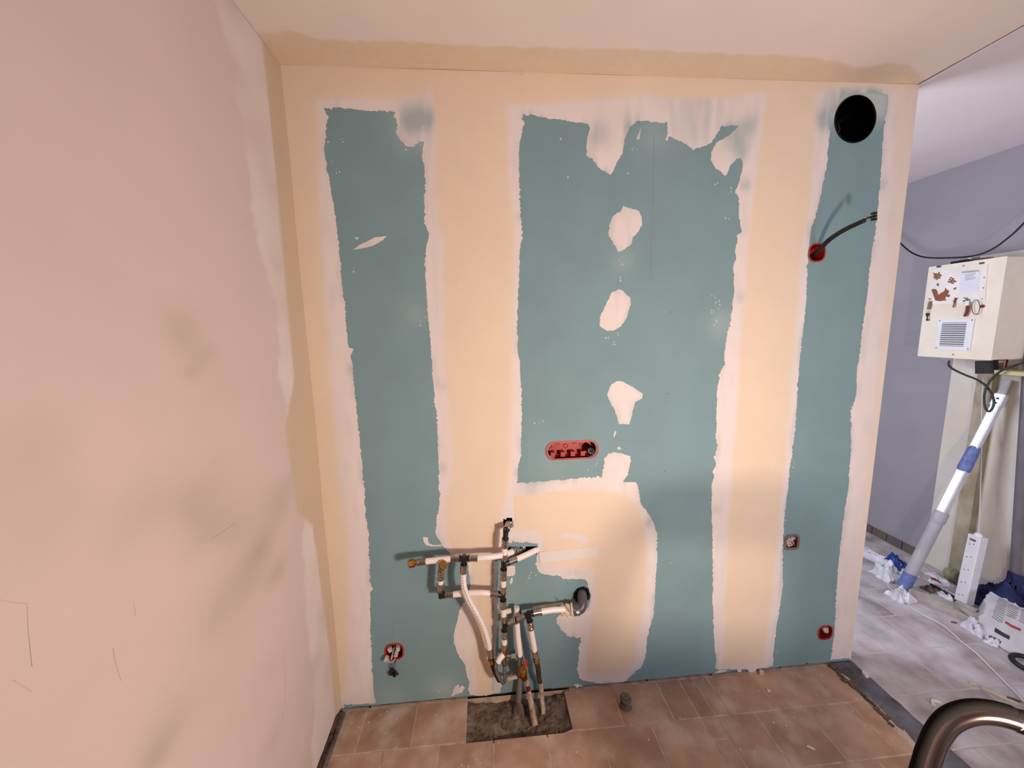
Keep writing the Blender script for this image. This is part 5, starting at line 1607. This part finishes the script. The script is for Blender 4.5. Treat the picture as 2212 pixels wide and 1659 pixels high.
chip(1868, 1459, [(-.008, -.012), (.006, -.014), (.011, .002), (.004, .018), (-.006, .008)], .012, M_chip, 'white plaster chip on the slate strip by the wall end')
chip(2022, 1520, [(-.016, -.012), (-.012, -.002), (-.002, .006), (.012, .004), (.02, -.002), (.016, .01), (.002, .016), (-.014, .01), (-.022, 0)], .008, M_chip, 'pale crescent-shaped chip on the tiles behind the chair')
chip(2188, 1512, [(-.018, .006), (-.008, .014), (.01, .004), (.022, -.012), (.006, -.01)], .004, M_dchip, 'dark oval scrap beside the white cord', 'scrap', 'dark_scrap')
chip(2160, 1505, [(-.03, .04), (-.02, .044), (.004, .016), (.034, -.03), (.028, -.04), (-.006, -.002)], .004, M_ychip, 'long yellowish peel of old adhesive on the hall tiles', 'scrap', 'yellow_peel')
chip(2104, 1480, [(-.016, .006), (.0, .014), (.016, .008), (.006, -.008)], .004, M_ychip, 'small yellowish flake near the white cord', 'scrap', 'yellow_flake')
chip(1644, 1456, [(-.012, -.006), (.0, .012), (.012, .002), (.008, -.008)], .014, M_tape, 'beige plaster lump at the foot of the wall')
chip(1660, 1494, [(-.006, -.004), (.0, .008), (.008, .002), (.006, -.006)], .005, M_chip, 'small white chip on the brown tiles near the wall')
chip(1751, 1616, [(-.012, .006), (-.002, .01), (.014, -.006), (.006, -.01)], .002, M_chip, 'flat white fleck on the brown tiles left of the chair')
chip(2060, 1345, [(-.012, .004), (.0, .008), (.016, -.004), (.002, -.006)], .003, M_dchip, 'tiny dark flake in front of the batten', 'scrap', 'dark_flake')

# ------------------------------------------------------------------ chair in the foreground
chs = thing('tubular_chair', (1.56, -1.05, 0), 'chrome tube chair back with dark brown edging in the lower right corner', 'chair')
O_ = at_z(2112, 1543, .985); ud = (at_z(2230, 1573, .985) - O_).normalized(); vd = Vector((-.06, -.19, -.98)).normalized()
nd = ud.cross(vd).normalized()


def hp(px, py):
    d = ray(px, py)
    return CAM + d * ((O_ - CAM).dot(nd) / d.dot(nd))


pts = [(2003, 1668), (2015, 1628), (2030, 1592), (2052, 1564), (2080, 1549), (2112, 1543), (2150, 1546), (2190, 1557), (2230, 1572)]
q = [hp(*p) for p in pts]
# carry the hoop on outside the picture: far corner and both sides down to the floor
far = q[-1] + ud * .13
left_dn = (q[0] - q[1]).normalized()
path = [q[0] + Vector((-.05, -.16, -.42)), q[0] + left_dn * .18] + q + [far, far + ud * .05 + vd * .025, far + ud * .075 + vd * .09, far + ud * .07 + vd * .3]
mb = MB(); mb.tube(path, .0135, 20, sub=8); mb.obj('back_hoop', M_mirror, chs, smooth=True)
off = [p - vd * .0095 + nd * .0 for p in path]
out_ = []
cen = q[4] + ud * .12 + vd * .2
for p in path[1:-1]:
    dv = (p - cen); dv -= nd * dv.dot(nd)
    out_.append(p + dv.normalized() * .0135)
mb = MB(); mb.tube(out_, .0088, 14, sub=8); mb.obj('brown_edging', M_brown, chs, smooth=True)
fl_l = Vector((path[0].x - .02, path[0].y - .05, 0)); fl_r = Vector((path[-1].x + .03, path[-1].y - .05, 0))
for top_, bot in ((path[0], fl_l), (path[-1], fl_r)):
    mb = MB(); mb.tube([top_, (top_ + bot) / 2 + Vector((0, .01, 0)), bot], .0125, 14, sub=4); mb.obj('leg', M_mirror, chs, smooth=True)

pa_, pb_ = path[0], path[-1]
c0 = (q[0] + far) / 2
pc = (fl_l + fl_r) / 2
bx_ = (far - q[0]); bx_.z = 0; bx_.normalize()
cen_p = Vector(((path[1].x + path[-1].x) / 2, (path[1].y + path[-1].y) / 2 - .01, .69))
mb = MB(); mb.obox(cen_p, bx_, bx_.cross(Vector((0, .08, 1))), (0, .08, 1), .2, .012, .12, .01); mb.obj('shading_backrest', M_brown, chs)  # unseen panel, added to shade the lower right of the wall
sb = Vector((bx_.y, -bx_.x, 0))
mb = MB(); mb.obox(cen_p + sb * .2 + Vector((0, 0, -.21)), bx_, sb, (0, 0, 1), .2, .2, .02, .02); mb.obj('seat', M_brown, chs)
for sg in (-1, 1):
    a_ = cen_p + bx_ * (.18 * sg) + sb * .37; a_.z = .45
    b_ = a_ + sb * .02; b_.z = 0
    mb = MB(); mb.tube([a_, b_], .0125, 14); mb.obj('leg', M_mirror, chs, smooth=True)
